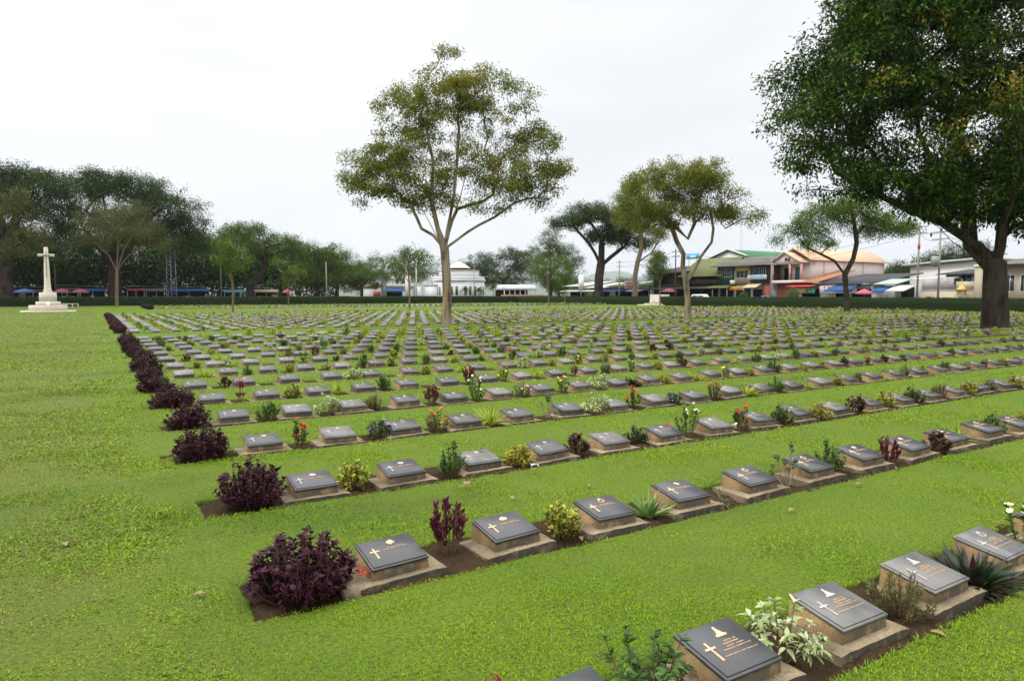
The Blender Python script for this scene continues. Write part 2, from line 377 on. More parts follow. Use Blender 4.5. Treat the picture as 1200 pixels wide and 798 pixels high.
# grass blades standing in the lawn
g = Geo()
for d0, d1, dens, L, wd in ((.4, 4.6, 7500, .032, .0046), (4.6, 8, 3200, .036, .0065), (8, 14, 1000, .042, .010), (14, 26, 330, .048, .018), (26, 48, 110, .05, .028), (48, 85, 34, .055, .05)):
    wm = .95 * d1 + 1.6; n = int((d1 - d0) * 2 * wm * dens)
    d = rng.uniform(d0, d1, n); r = rng.uniform(-wm, wm, n); q_ = np.abs(r) < .95 * d + 1.6; d, r = d[q_], r[q_]
    X = FW[0] * d + RT[0] * r; Y = FW[1] * d + RT[1] * r
    ok, rel = bed_of(X, Y); jit = wav(X, np.round((Y - Y0) / DY) * 1.7)
    fr = ((Y - Y0) / DY > 2.4); keep = ~(ok & (rel > BED_A + .05 * fr + jit * .6) & (rel < BED_B - .08 * fr + jit * .6))
    X, Y, d = X[keep], Y[keep], d[keep]; n = len(X)
    openl = X < .45 + vnoise(X * 0, Y * 2, 8) * .5
    tall = 1 + .9 * np.clip(vnoise(X * 1.6, Y * 1.6, 12) * 2.2, -.3, 1) + .5 * vnoise(X * 7, Y * 7, 13)
    ok2, rel2 = bed_of(X + .05, Y); edge_ = ((rel2 < BED_A) & (rel2 > BED_A - .07)) | ((rel2 > BED_B) & (rel2 < BED_B + .05))
    tall = np.where(edge_, tall * 1.25, tall)
    lushp = np.exp(-((X - 1.4) / .75) ** 2 - ((Y - 3.70) / .16) ** 2) + .8 * np.exp(-((X - .45) / .2) ** 2 - ((rel2 - .05) / .35) ** 2) * (X < .7)
    tall = tall * (1 + .75 * lushp)
    lean = np.where(openl, rng.uniform(.7, 2.4, n), rng.uniform(.35, 1.5, n)); th = rng.uniform(0, 2 * pi, n)
    D = np.stack([np.cos(th) * lean, np.sin(th) * lean, np.ones(n)], 1)
    N = np.stack([-np.cos(th), -np.sin(th), lean], 1) + rng.normal(size=(n, 3)) * .25
    LL = L * tall * rng.uniform(.6, 1.3, n) * np.where(openl, 1.0, .74)
    WW = wd * np.where(openl, 1.6, 1.0) * rng.uniform(.7, 1.3, n)
    rhomb(np.stack([X, Y, np.full(n, -.006)], 1), D, N, LL, WW, .22, g)
tag(obj('grass', g, M_blade), 'short green grass blades growing all over the lawn', 'grass', kind='stuff')
# road behind the hedges, pavement by the shops
M_asph = mat('asphalt', (.055, .055, .057), .85, .3, noise=[(3, .6, (.08, .08, .08), .2), (60, .4, (.035, .035, .035), .2)])
M_pave = mat('paving', (.30, .29, .27), .85, .3, noise=[(2, .5, (.22, .21, .2), .2)])
g = Geo(); g.box(82.5, 93, -40, 260, -.3, -.04); g.box(-140, 82.5, 131, 139, -.3, -.04); struct('road', g, M_asph)
g = Geo(); g.box(93, 97.6, -40, 260, -.3, .09); struct('pavement', g, M_pave)
M_paint = mat('road_paint', (.7, .7, .66), .7)
g = Geo()
for i in range(40): g.box(87.6, 87.75, -20 + i * 6, -17 + i * 6, -.037, -.034)
struct('road_markings', g, M_paint)
# far hills
M_hill = mat('hill_forest', (.045, .075, .035), .95, .1, noise=[(.003, .7, (.07, .10, .05), .2)])
g = Geo()
xs = np.linspace(-1500, 8500, 200)
for yy, amp, base, sd in ((5600, 110, 140, 1), (7400, 150, 200, 2)):
    h = base + amp * (vnoise(xs / 800, 0, sd) + .5 * vnoise(xs / 280, 0, sd + 5) + .2 * vnoise(xs / 90, 0, sd + 9))
    h = np.clip(h * np.exp(-((xs - 4300 * yy / 5600) / 2000) ** 2) + 20, 2, 500)
    rows = []
    for f, hf in ((-800, 0), (-450, .45), (-180, .85), (0, 1), (240, .8), (750, 0)):
        rows.append(np.stack([xs + f * .3, np.full(len(xs), yy + f) - xs * .1, h * hf - 1], 1))
    V = np.stack(rows, 1); m = len(rows); i, j = np.meshgrid(np.arange(len(xs) - 1), np.arange(m - 1), indexing='ij')
    g.add(V, np.stack([i * m + j, (i + 1) * m + j, (i + 1) * m + j + 1, i * m + j + 1], -1).reshape(-1, 4))
struct('hills', g, M_hill, True)
# ================================================================== hedges
M_hedge = leaf_mat('hedge_leaves', [(.010, .026, .009), (.020, .046, .014), (.038, .075, .020)], .15, .6, .25, 1.2)
M_hedge_core = mat('hedge_twigs', (.012, .022, .009), .95, .05, noise=[(6, .7, (.022, .036, .012), .2)])
def hedge(p, q, w, h, label, n):
    p = np.array(p, float); q = np.array(q, float); ln = np.linalg.norm(q - p); t = (q - p) / ln; s = np.array([-t[1], t[0]])
    root = thing('clipped_hedge', label, 'hedge', (p[0], p[1], 0), math.atan2(t[1], t[0]))
    xs = np.linspace(0, ln, int(ln / .8)); prof = [(-w / 2, -.05), (-w / 2 - .04, h * .5), (-w / 2 + .02, h - .06), (0, h), (w / 2 - .02, h - .06), (w / 2 + .04, h * .5), (w / 2, -.05)]
    V = np.stack([np.stack([xs, np.full(len(xs), a) + vnoise(xs, a, 3) * .07, b * (1 + .06 * vnoise(xs * .33, 1, 6)) + vnoise(xs * .7, b, 4) * .05], 1) for a, b in prof], 1)
    m = len(prof); i, j = np.meshgrid(np.arange(len(xs) - 1), np.arange(m - 1), indexing='ij')
    c = Geo(); c.add(V, np.stack([i * m + j, (i + 1) * m + j, (i + 1) * m + j + 1, i * m + j + 1], -1).reshape(-1, 4))
    c.add(V[0], [tuple(range(m))]); c.add(V[-1], [tuple(range(m))[::-1]])
    obj('branches', c, M_hedge_core, root, True)
    x = rng.uniform(0, ln, n); side = rng.integers(0, 5, n); z = np.where(side < 3, rng.uniform(0, h, n), h + rng.uniform(-.04, .04, n)); y = np.where(side < 3, w / 2 + rng.uniform(-.02, .05, n), rng.uniform(-w / 2, w / 2, n))
    y = np.where(side < 3, -y, y) if label.find('shop') < 0 else np.where(side < 3, y, y)
    N = np.where((side < 3)[:, None], np.array([0, -1 if label.find('shop') < 0 else 1, .5]), np.array([0, 0, 1.])) + rng.normal(size=(n, 3)) * .5
    z = z * (1 + .06 * vnoise(x * .33, 1, 6))
    D = np.cross(N, rdir(n))
    obj('foliage', rhomb(np.stack([x, y, z], 1), D, N, rng.uniform(.10, .2, n), rng.uniform(.07, .12, n)), M_hedge, root)
hedge((-75, 122), (80, 128.5), 1.3, 1.36, 'long dark green clipped hedge behind the stone cross, backing the cemetery', 42000)
hedge((80.4, 128.5), (80.4, 10), 1.3, 1.36, 'clipped green hedge along the road facing the shop fronts', 42000)
# ================================================================== trees
M_bark_grey = mat('bark_grey', (.27, .205, .135), .9, .15, noise=[(3.4, .9, (.065, .045, .03), .06, (1, 1, .14)), (1.3, .55, (.37, .32, .25), .07, (1, 1, .5))], bump=[(9, 1., .08, (1, 1, .2))])
M_bark_dark = mat('bark_dark', (.050, .037, .027), .95, .1, noise=[(3, .85, (.016, .012, .009), .07, (1, 1, .16)), (.9, .5, (.085, .068, .05), .1)], bump=[(7, 1., .12, (1, 1, .2))])
M_bark_tan = mat('bark_tan', (.15, .105, .065), .9, .2, noise=[(3, .6, (.16, .12, .075), .2, (1, 1, .35))], bump=[(14, .7, .02, (1, 1, .3))])
LM = dict(
    olive=leaf_mat('olive_leaves', [(.038, .058, .006), (.11, .155, .012), (.20, .235, .020), (.29, .19, .03)], .45, .5, .2, .35),
    yellow=leaf_mat('yellowgreen_leaves', [(.05, .07, .008), (.12, .16, .012), (.21, .25, .022), (.24, .16, .03)], .42, .5, .25, .3),
    dark=leaf_mat('dark_leaves', [(.008, .024, .003), (.022, .060, .006), (.052, .118, .011), (.15, .215, .02)], .24, .42, .22, .3),
    rain=leaf_mat('raintree_leaves', [(.012, .028, .006), (.024, .052, .009), (.042, .082, .013), (.075, .12, .02)], .22, .6, .12, .12),
    mid=leaf_mat('mid_leaves', [(.036, .074, .010), (.075, .130, .015), (.12, .19, .024)], .3, .55, .12, .15),
    light=leaf_mat('light_leaves', [(.040, .085, .008), (.085, .15, .012), (.16, .23, .022)], .4, .5, .25, .3),
    young=leaf_mat('young_leaves', [(.16, .15, .018), (.32, .25, .03), (.40, .24, .04)], .35, .5, .3, .3, .1),
    brown=leaf_mat('brownish_leaves', [(.05, .055, .014), (.09, .115, .018), (.13, .105, .035)], .3, .55, .25, .3))
def tree(name, label, base, rad, limbs, env, d, ncl, cr, per, lsz, lm, bark, group=None, depth=1., shell=.45, e=1.75, twigs=True, flat=.6, seed=1, young=None, hang=0., tip=1.0, flare=.3):
    """limbs: pixel polylines at distance d; env: crown ellipses (px, py, rx, ry) at distance d, as deep as they are wide"""
    r = np.random.default_rng(seed); bx, by = base
    pos, par = [np.array([bx, by, -.1])], [-1]
    m_px = d / FPX
    def pp(p):
        q = at(p[0], p[1], d); 
        if len(p) > 2: q = q + np.array([FW[0], FW[1], 0]) * p[2]
        return q
    off = np.array([bx, by, 0]) - at(proj(bx, by, 0)[0], 360, d) * np.array([1, 1, 0])
    named = {}
    for li, (start, pts) in enumerate(limbs):
        cur = 0 if start is None else named[start]
        prev = pos[cur]
        W_ = [prev] + [pp(p) for p in pts]
        for a, b in zip(W_[:-1], W_[1:]):
            k = max(1, int(np.linalg.norm(b - a) / (lsz * 6)))
            for q in range(1, k + 1):
                pos.append(a + (b - a) * q / k + (r.normal(size=3) * .03 * rad * 2 if q < k else 0)); par.append(cur); cur = len(pos) - 1
            named.setdefault((li, len(named)), cur)
        named[li] = cur
    # where the leaf clumps sit
    E = np.array([v[:4] for v in env], float); vol = E[:, 2] ** 2 * E[:, 3]; pr = vol ** .7; pr /= pr.sum()
    C = []
    for i in r.choice(len(E), ncl, p=pr):
        v = r.normal(size=3); v /= np.linalg.norm(v); rr = (shell + (1 - shell) * r.random()) if r.random() < .85 else r.random()
        c = at(E[i, 0], E[i, 1], d) + (np.array([RT[0], RT[1], 0]) * v[0] * E[i, 2] + np.array([FW[0], FW[1], 0]) * v[1] * E[i, 2] * depth + np.array([0, 0, 1.]) * v[2] * E[i, 3]) * rr * m_px
        c[2] = max(c[2], .8); C.append(c)
    C = np.array(C); nlimb = len(pos)
    top = pos[-1] if nlimb > 1 else np.array([bx, by, 2.])
    order = np.argsort(np.linalg.norm(C - np.mean(np.array(pos)[-max(1, nlimb // 2):], 0), axis=1))
    tips = []
    z0 = min(pos[named[li]][2] for li in range(len(limbs))) * .55
    for c in C[order]:
        Pn = np.array(pos); dist = np.linalg.norm(Pn - c, axis=1) + 1.2 * np.maximum(0, Pn[:, 2] - c[2] + .3) + np.where(Pn[:, 2] < z0, 50, 0)
        a = int(np.argmin(dist)); A = pos[a]; ln = np.linalg.norm(c - A); k = max(2, int(ln / (lsz * 4)))
        k = min(k, 7); cur = a; bend = r.normal(size=3) * ln * .10 + np.array([0, 0, ln * .10])
        for q in range(1, k + 1):
            t = q / k; pos.append(A + (c - A) * t + bend * 4 * t * (1 - t) * .6); par.append(cur); cur = len(pos) - 1
        tips.append(cur)
    pos = np.array(pos); n = len(pos); ch = [[] for _ in range(n)]
    for i in range(1, n): ch[par[i]].append(i)
    ntip = np.zeros(n); 
    for i in range(n - 1, -1, -1):
        if not ch[i]: ntip[i] = 1
        if par[i] >= 0: ntip[par[i]] += ntip[i]
    rd = rad * (ntip / ntip[0]) ** (1 / e) * 1.0
    rd = np.maximum(rd, rad * .022 * tip)
    tr = Geo()
    stack = [(0, None)]
    while stack:
        i, pv = stack.pop(); chain = [i]; 
        while ch[chain[-1]]:
            kids = sorted(ch[chain[-1]], key=lambda q: -rd[q])
            for kd in kids[1:]: stack.append((kd, chain[-1]))
            chain.append(kids[0])
        P = [pos[q] for q in chain]; rr = [rd[q] for q in chain]
        if pv is not None: P = [pos[pv]] + P; rr = [rr[0]] + rr
        if len(P) < 2: continue
        P = np.array(P); rr = np.array(rr)
        if i == 0:                            # flared foot
            f = np.array([1.0, .45, .9]); zz = P[:, 2]; rr = rr * (1 + flare * np.exp(-np.maximum(zz, 0) / (rad * 2.2)))
            P = np.insert(P, 1, P[0] * .75 + P[1] * .25, 0); rr = np.insert(rr, 1, rad * (1 + flare * math.exp(-max(P[1][2], 0) / (rad * 2.2))))
        tr.tube(P, rr, 12 if rr[0] > .25 else (7 if rr[0] > .06 else 4), cap=False)
    root = thing(name, label, 'tree', (bx, by, 0), 0, group)
    o = np.array([bx, by, 0])
    # leaves in sprays round every clump
    nt_ = len(C); k = per
    cid = np.repeat(np.arange(nt_), k); nl = len(cid)
    spray = max(3, k // 7); sdir = rdir(nt_ * spray, r).reshape(nt_, spray, 3); sdir[..., 2] *= flat
    sp = r.integers(0, spray, nl); tt = r.uniform(.25, 1., nl) ** .8
    size = cr * r.uniform(.6, 1.25, nt_)
    dirs = sdir[cid, sp]
    P = C[cid] + dirs * (tt * size[cid])[:, None] + r.normal(size=(nl, 3)) * lsz * .8
    P[:, 2] -= hang * tt * tt * size[cid]
    D = dirs + r.normal(size=(nl, 3)) * .7; D[:, 2] -= .25 + hang * .4
    N = np.array([0, 0, 1.]) + r.normal(size=(nl, 3)) * .55
    ls = lsz * r.uniform(.6, 1.3, nl)
    if twigs:
        for c_i in range(nt_):
            for s_ in range(min(spray, 4)):
                tr.tube(np.array([C[c_i], C[c_i] + sdir[c_i, s_] * size[c_i] * .8 - np.array([0, 0, hang * size[c_i] * .5])]), [rad * .02 * tip, rad * .008 * tip], 3, cap=False)
    obj('trunk', tr.xf(t=-o), bark, root, True)
    if young is not None:
        is_y = np.zeros(nl, bool)
        for ex, ey, er in young:
            q = proj(P[:, 0], P[:, 1], P[:, 2]); yc = (np.hypot(q[0] - ex, (q[1] - ey) * 1.6) < er) & (q[2] < d - 3) & (r.random(nl) < .85) & (sp % 3 != 0)
            is_y |= yc
        obj('young_foliage', rhomb(P[is_y] - o, D[is_y], N[is_y], ls[is_y], ls[is_y] * .42, .15), LM['young'], root)
        keep = ~is_y; P, D, N, ls = P[keep], D[keep], N[keep], ls[keep]
    obj('crown', rhomb(P - o, D, N, ls, ls * .46, .18), LM[lm], root)
    return root
def base_of(px, py):
    a = (px - 600) / FPX; b = (399 - py) / FPX; dd = cos(PIT) + b * sin(PIT); zz = -sin(PIT) + b * cos(PIT); t = -CH / zz
    p = FW * dd * t + RT * a * t; return (p[0], p[1]), dd * t
# the tall olive tree standing in the graves
b, d = base_of(523, 381)
tree('olive_leaved_tree', 'tall airy tree with olive and rusty leaves and a forked pale trunk among the graves', b, .26,
     [(None, [(524, 350), (523, 320), (521, 292)]), (0, [(508, 276), (494, 268), (487, 252), (478, 236)]), (0, [(513, 268), (505, 232), (508, 190), (500, 150)]),
      (0, [(524, 270), (531, 235), (535, 200), (538, 150), (535, 95)]), (0, [(532, 284), (548, 272), (560, 262, 1), (580, 252, 1), (602, 236, 1)]), (3, [(545, 120)]), ((3, 8) if False else 0, [(528, 262), (536, 245), (565, 232, 1.5), (590, 212, 2)]), (0, [(512, 275, -1), (495, 240, -2), (470, 215, -3)]),
      (0, [(530, 262), (550, 200, -1), (580, 165, -2), (600, 150, -2)])],
     [(524, 58, 10, 9), (528, 66, 18, 14), (545, 90, 36, 26), (515, 118, 56, 32), (590, 128, 46, 38), (475, 128, 34, 32), (470, 165, 40, 30), (440, 195, 42, 34), (418, 215, 24, 20), (455, 222, 46, 22), (520, 180, 75, 45), (610, 185, 50, 42), (640, 205, 28, 24), (600, 222, 54, 22), (500, 232, 40, 16), (560, 245, 36, 12), (625, 160, 32, 30)],
     d, 330, .74, 240, .14, 'olive', M_bark_grey, seed=11, shell=.55, flat=.5, tip=.55, hang=.25)
b, d = base_of(806, 374)
tree('olive_leaved_tree', 'smaller tree with twin twisted trunks and yellow-green crown near the parked white car', b, .21,
     [(None, [(806, 350), (804, 332)]), (0, [(800, 312), (801, 298), (793, 283), (788, 268), (775, 250)]), (0, [(813, 318), (822, 300), (834, 284), (836, 268), (832, 245)]), (2, [(850, 268), (868, 258), (888, 252)]), (1, [(806, 280), (814, 262), (812, 240)])],
     [(760, 236, 40, 34), (785, 208, 34, 22), (878, 252, 20, 12), (800, 215, 34, 24), (830, 205, 34, 20), (745, 225, 24, 26), (835, 235, 36, 24), (855, 250, 24, 16), (790, 250, 36, 20)],
     d, 240, .8, 180, .15, 'yellow', M_bark_grey, seed=13, shell=.5, tip=.7, hang=.2)
b, d = base_of(993, 366)
tree('spreading_tree', 'light green tree with one long limb reaching over the orange roofed shop', b, .27,
     [(None, [(992, 345), (990, 322)]), (0, [(978, 306), (962, 298), (945, 290), (935, 278)]), (0, [(1000, 303), (1004, 285), (1001, 262), (996, 240)]), (2, [(985, 262), (975, 250)]), (2, [(1020, 258), (1040, 252)])],
     [(942, 264, 30, 18), (968, 248, 36, 20), (1005, 238, 40, 22), (1042, 258, 32, 18), (918, 274, 16, 14), (960, 282, 30, 10), (1062, 262, 14, 12), (1025, 268, 30, 14)],
     d, 190, 1.0, 190, .17, 'light', M_bark_dark, seed=17, shell=.4, tip=.6, hang=.5)
b, d = base_of(1166, 385)
tree('broad_shade_tree', 'huge dark green shade tree with thick trunk standing in the far rows', b, .56,
     [(None, [(1166, 350), (1166, 312)]), (0, [(1148, 290, 0), (1118, 258, 1), (1085, 238, 2), (1045, 218, 2), (1000, 195, 2)]), (0, [(1152, 285, 1), (1148, 240, 1), (1135, 190, 0), (1110, 130, 0)]), (0, [(1172, 290), (1180, 230), (1182, 150), (1170, 60)]), (0, [(1188, 300, 1), (1215, 255, 2), (1260, 200, 2)]), (1, [(1000, 160, 3), (970, 120, 3)]), (2, [(1090, 60, 2), (1060, 20, 3)]), (0, [(1160, 280, 3), (1170, 240, 6), (1150, 180, 8)]), (0, [(1158, 270, -1), (1150, 215, -3), (1120, 150, -4)])],
     [(955, 125, 62, 62), (940, 165, 52, 45), (985, 60, 45, 45), (1020, 20, 45, 40), (1000, 195, 70, 42), (1010, 100, 80, 70), (1070, 60, 100, 70), (1040, 10, 70, 50), (1130, 10, 120, 90), (1100, 150, 110, 75), (1200, 100, 120, 110), (1280, 140, 110, 110), (1190, 190, 100, 45), (1250, 30, 130, 90), (1070, 212, 66, 28), (1135, 222, 70, 30), (1190, 238, 60, 24), (1150, 248, 42, 18), (1225, 245, 60, 30), (1222, 266, 40, 16), (1105, 236, 46, 18), (1020, 205, 50, 26), (1320, 210, 80, 60), (1090, -70, 120, 70), (1210, -80, 130, 70)],
     d, 1120, 1.05, 185, .225, 'dark', M_bark_dark, seed=19, shell=.62, flat=.5, depth=.95, e=1.9, tip=.5, flare=.22,
     young=[(975, 95, 34), (1003, 76, 24), (1035, 95, 28), (1150, 108, 32), (1190, 95, 34), (1110, 135, 28), (1100, 25, 26), (1130, 170, 20), (950, 120, 18)])
# trees by and beyond the hedges
RAINENV = lambda cx, top, w, h: [(cx, top + h * .22, w * .34, h * .2), (cx - w * .27, top + h * .38, w * .24, h * .17), (cx + w * .27, top + h * .38, w * .24, h * .17), (cx - w * .08, top + h * .5, w * .3, h * .2), (cx + w * .38, top + h * .6, w * .14, h * .14), (cx - w * .38, top + h * .6, w * .14, h * .14)]
def far_tree(name, label, px, py, Y=None, X=None, rad=.4, limbs=None, env=None, **kw):
    p = onY(px, Y, py) if Y is not None else onX(px, X, py)
    d = proj(p[0], p[1], 0)[2]
    return tree(name, label, (p[0], p[1]), rad, limbs, env, d, int(kw.pop('n') * 1.3), kw.pop('cr'), int(kw.pop('per') * 2.6), kw.pop('lsz') * .55, kw.pop('lm'), kw.pop('bark', M_bark_dark), **kw)
G1 = 'trees beyond the hedge'
far_tree('rain_tree', 'tallest rain tree with broad crown and thick dark trunk behind the stone cross', 5, 345, Y=141, rad=1.1,
         limbs=[(None, [(6, 310), (6, 290)]), (0, [(-20, 255), (-50, 230)]), (0, [(20, 255), (45, 228)]), (0, [(2, 240), (5, 205)])],
         env=[(-10, 215, 70, 22), (40, 222, 45, 20), (70, 240, 24, 18), (-60, 230, 50, 25), (10, 245, 60, 18), (-20, 280, 60, 22), (40, 275, 24, 20), (75, 262, 22, 16), (20, 205, 34, 12)], n=250, cr=2.2, per=90, lsz=.55, lm='rain', group=G1, seed=23, tip=.5)
far_tree('rain_tree', 'huge rain tree with layered dark crown and dark forked trunk behind the market stalls', 135, 345, Y=143, rad=1.0,
         limbs=[(None, [(134, 330), (134, 318)]), (0, [(122, 300), (100, 270), (85, 240)]), (0, [(146, 298), (165, 265), (190, 245)]), (0, [(134, 280), (135, 240)])],
         env=[(100, 222, 46, 18), (150, 222, 50, 19), (195, 243, 40, 19), (222, 262, 22, 18), (90, 250, 34, 16), (150, 262, 60, 22), (205, 285, 34, 14), (70, 265, 20, 16), (120, 290, 30, 14), (125, 212, 30, 12), (178, 226, 26, 12), (232, 285, 20, 16), (180, 275, 40, 16)], n=300, cr=2.2, per=95, lsz=.55, lm='rain', group=G1, seed=29, tip=.45)
far_tree('feathery_tree', 'feathery half-bare tree with pale branches standing before the hedge near the cross', 137, 359, Y=118, rad=.21,
         limbs=[(None, [(137, 330), (137, 318)]), (0, [(128, 300), (112, 285), (100, 275)]), (0, [(138, 295), (139, 265)]), (0, [(150, 300), (168, 290), (190, 286)]), (0, [(146, 290), (160, 268), (170, 255)])],
         env=[(115, 255, 30, 18), (150, 245, 32, 16), (170, 268, 28, 18), (105, 280, 22, 14), (192, 285, 14, 12), (135, 270, 40, 22)], n=190, cr=1.4, per=46, lsz=.27, lm='brown', bark=M_bark_tan, seed=31, shell=.3, tip=1.2)
far_tree('feathery_tree', 'feathery olive tree at the picture edge rising above the stone cross', -14, 360, Y=118, rad=.3,
         limbs=[(None, [(-12, 320), (-8, 300)]), (0, [(8, 275), (20, 260)]), (0, [(-20, 270), (-40, 255)]), (0, [(15, 290), (38, 278)])],
         env=[(15, 240, 30, 22), (38, 272, 20, 18), (-25, 250, 40, 25), (10, 290, 34, 16)], n=120, cr=1.5, per=40, lsz=.3, lm='brown', seed=37, shell=.3, tip=.9)
far_tree('pruned_tree', 'tree with pruned dark V-shaped trunk behind the striped stall awning', 294, 345, Y=139, rad=.62,
         limbs=[(None, [(293, 338)]), (0, [(286, 328), (283, 312), (282, 296)]), (0, [(302, 328), (310, 312), (312, 292)]), (2, [(318, 300), (326, 285)])],
         env=[(265, 275, 22, 16), (295, 272, 30, 14), (330, 285, 26, 16), (290, 292, 40, 14), (345, 300, 14, 12)], n=110, cr=1.7, per=85, lsz=.45, lm='mid', group=G1, seed=41)
far_tree('garden_tree', 'bushy green tree behind the concrete pole near the red umbrella', 372, 346, Y=146, rad=.4,
         limbs=[(None, [(372, 330)]), (0, [(365, 305)]), (0, [(385, 305)])],
         env=[(360, 300, 22, 20), (385, 305, 22, 20), (372, 325, 34, 16), (398, 300, 12, 16)], n=110, cr=1.8, per=85, lsz=.45, lm='mid', group=G1, seed=43)
far_tree('garden_tree', 'pale flowering tree with round crown by the small white shop', 424, 346, Y=142, rad=.3,
         limbs=[(None, [(424, 335)]), (0, [(414, 325)]), (0, [(436, 325)])],
         env=[(420, 322, 24, 14), (440, 325, 16, 12), (410, 332, 14, 10)], n=80, cr=1.5, per=80, lsz=.4, lm='mid', group=G1, seed=47)
far_tree('garden_tree', 'dense green tree rising just behind the white arch', 466, 346, Y=172, rad=.4,
         limbs=[(None, [(466, 330)]), (0, [(460, 315)]), (0, [(475, 312)])],
         env=[(458, 312, 16, 16), (478, 308, 18, 16), (440, 308, 16, 12), (500, 312, 20, 20), (470, 325, 40, 14)], n=110, cr=2., per=80, lsz=.5, lm='mid', group=G1, seed=53)
far_tree('dense_tree', 'wide dark tree mass directly behind the domed white building', 590, 346, Y=185, rad=.6,
         limbs=[(None, [(590, 330)]), (0, [(570, 312)]), (0, [(610, 310)])],
         env=[(565, 310, 28, 14), (600, 306, 30, 16), (625, 305, 22, 18), (590, 325, 50, 14), (545, 318, 20, 10)], n=180, cr=2.4, per=85, lsz=.6, lm='rain', group=G1, seed=59)
far_tree('dense_tree', 'tall leafy tree with pointed top between the pavilion and the umbrella-shaped rain tree', 645, 346, X=97, rad=.5,
         limbs=[(None, [(645, 325)]), (0, [(644, 290)]), (0, [(655, 305)])],
         env=[(645, 282, 16, 20), (655, 300, 22, 16), (632, 305, 18, 16), (650, 322, 34, 16), (672, 305, 10, 10)], n=120, cr=2., per=80, lsz=.5, lm='mid', group=G1, seed=61)
far_tree('rain_tree', 'umbrella-shaped rain tree standing alone behind the low market roofs', 702, 346, X=86.5, rad=.85,
         limbs=[(None, [(702, 325), (704, 312)]), (0, [(698, 298), (690, 285), (672, 265)]), (0, [(715, 302), (730, 290), (745, 280)]), (0, [(705, 290), (706, 262)])],
         env=[(700, 250, 34, 12), (675, 258, 22, 10), (735, 262, 26, 14), (655, 264, 12, 7), (715, 275, 34, 12), (745, 285, 18, 9)], n=150, cr=1.7, per=100, lsz=.5, lm='rain', group=G1, seed=67, tip=.6)
far_tree('spreading_tree', 'slender tree with tan trunk and yellow-green crown beside the umbrella-shaped rain tree', 744, 346, X=86, rad=.45,
         limbs=[(None, [(744, 325), (747, 308)]), (0, [(752, 290), (750, 268)]), (0, [(764, 296), (772, 282)]), (1, [(745, 240)])],
         env=[(745, 232, 24, 22), (762, 250, 20, 18), (732, 250, 16, 20), (770, 275, 16, 14)], n=90, cr=1.6, per=75, lsz=.45, lm='yellow', bark=M_bark_tan, group=G1, seed=71)
far_tree('garden_tree', 'dark tree beside the timber shop with the maroon umbrella', 775, 346, X=99, rad=.3,
         limbs=[(None, [(775, 335)]), (0, [(770, 322)]), (0, [(782, 322)])], env=[(772, 322, 16, 12), (784, 330, 12, 10), (768, 305, 10, 8)], n=60, cr=1.4, per=75, lsz=.4, lm='mid', group=G1, seed=73)
far_tree('garden_tree', 'green trees behind the white warehouse and power poles', 1100, 346, X=150, rad=.4,
         limbs=[(None, [(1100, 330)]), (0, [(1085, 315)]), (0, [(1120, 312)])], env=[(1060, 318, 26, 10), (1095, 310, 24, 14), (1125, 305, 24, 18), (1145, 300, 16, 16)], n=130, cr=2.2, per=80, lsz=.55, lm='rain', group=G1, seed=79)
# darker trees closing the view under the rain trees
for i, (px, Y, lm, lab) in enumerate([(-40, 160, 'rain', 'dark tree at the edge, under the tallest rain tree'), (45, 158, 'dark', 'dark tree filling the gap right behind the stone cross'), (95, 162, 'rain', 'dark tree behind the pair of red market umbrellas'), (170, 160, 'dark', 'dark tree behind the lattice mast'), (232, 158, 'rain', 'dark tree between lattice mast and pruned tree'), (275, 165, 'mid', 'green tree overtopping the pruned tree'), (330, 165, 'rain', 'dark tree behind the pink umbrella'), (395, 190, 'mid', 'round tree seen past the bushy tree by the pole')]):
    top = [262, 268, 262, 268, 268, 262, 276, 288][i]
    far_tree('dense_tree', lab, px, 346, Y=Y, rad=.5, limbs=[(None, [(px, 330)]), (0, [(px - 10, 310)]), (0, [(px + 12, 308)])],
             env=[(px, top + 18, 26, 16), (px - 22, top + 34, 22, 18), (px + 22, top + 34, 22, 18), (px, 322, 40, 18)], n=110, cr=2.3, per=80, lsz=.6, lm=lm, group=G1, seed=90 + i)
far_tree('garden_tree', 'low green shrubby tree beside the pavilion, under the dense tree', 655, 346, Y=150, rad=.25, limbs=[(None, [(655, 338)])], env=[(650, 335, 18, 8), (668, 332, 14, 9)], n=50, cr=1.5, per=70, lsz=.4, lm='mid', group=G1, seed=111)
# young trees with thin stakes among the graves
for i, (px, py, env, lm, lab) in enumerate([
    (273, 366, [(268, 290, 16, 12), (262, 305, 14, 12), (278, 310, 16, 14), (288, 298, 10, 10)], 'light', 'young light green tree with forked stem in front of the pruned tree'),
    (338, 357.5, [(330, 310, 14, 12), (345, 318, 14, 12), (335, 330, 16, 10)], 'light', 'young tree with pale stem in front of the pink umbrella'),
    (480, 364, [(478, 297, 18, 10), (470, 310, 14, 10), (490, 305, 12, 10)], 'mid', 'young thin-stemmed tree in front of the white arch'),
    (643, 359.5, [(640, 305, 18, 10), (650, 315, 16, 10), (632, 318, 12, 10), (660, 305, 8, 8)], 'light', 'young bright green tree in front of the dense pointed tree'),
    (662, 357, [(664, 318, 10, 10), (660, 328, 8, 8)], 'mid', 'small young tree standing between bright young tree and low pavilion'),
    (773.5, 358.5, [(770, 300, 14, 14), (778, 312, 12, 12), (765, 315, 10, 10)], 'mid', 'young sparse tree growing right before the altar stone')]):
    b, d = base_of(px, py)
    e0 = env[0]
    tree('young_tree', lab, b, .1, [(None, [(px, 345), (px - .5, 332)]), (0, [(e0[0], e0[1] + 14)]), (0, [(env[1][0], env[1][1] + 4)])], env, d, 42, .9, 46, .24, lm, M_bark_tan, group='young trees in the lawn', seed=120 + i, tip=1.2, shell=.3)
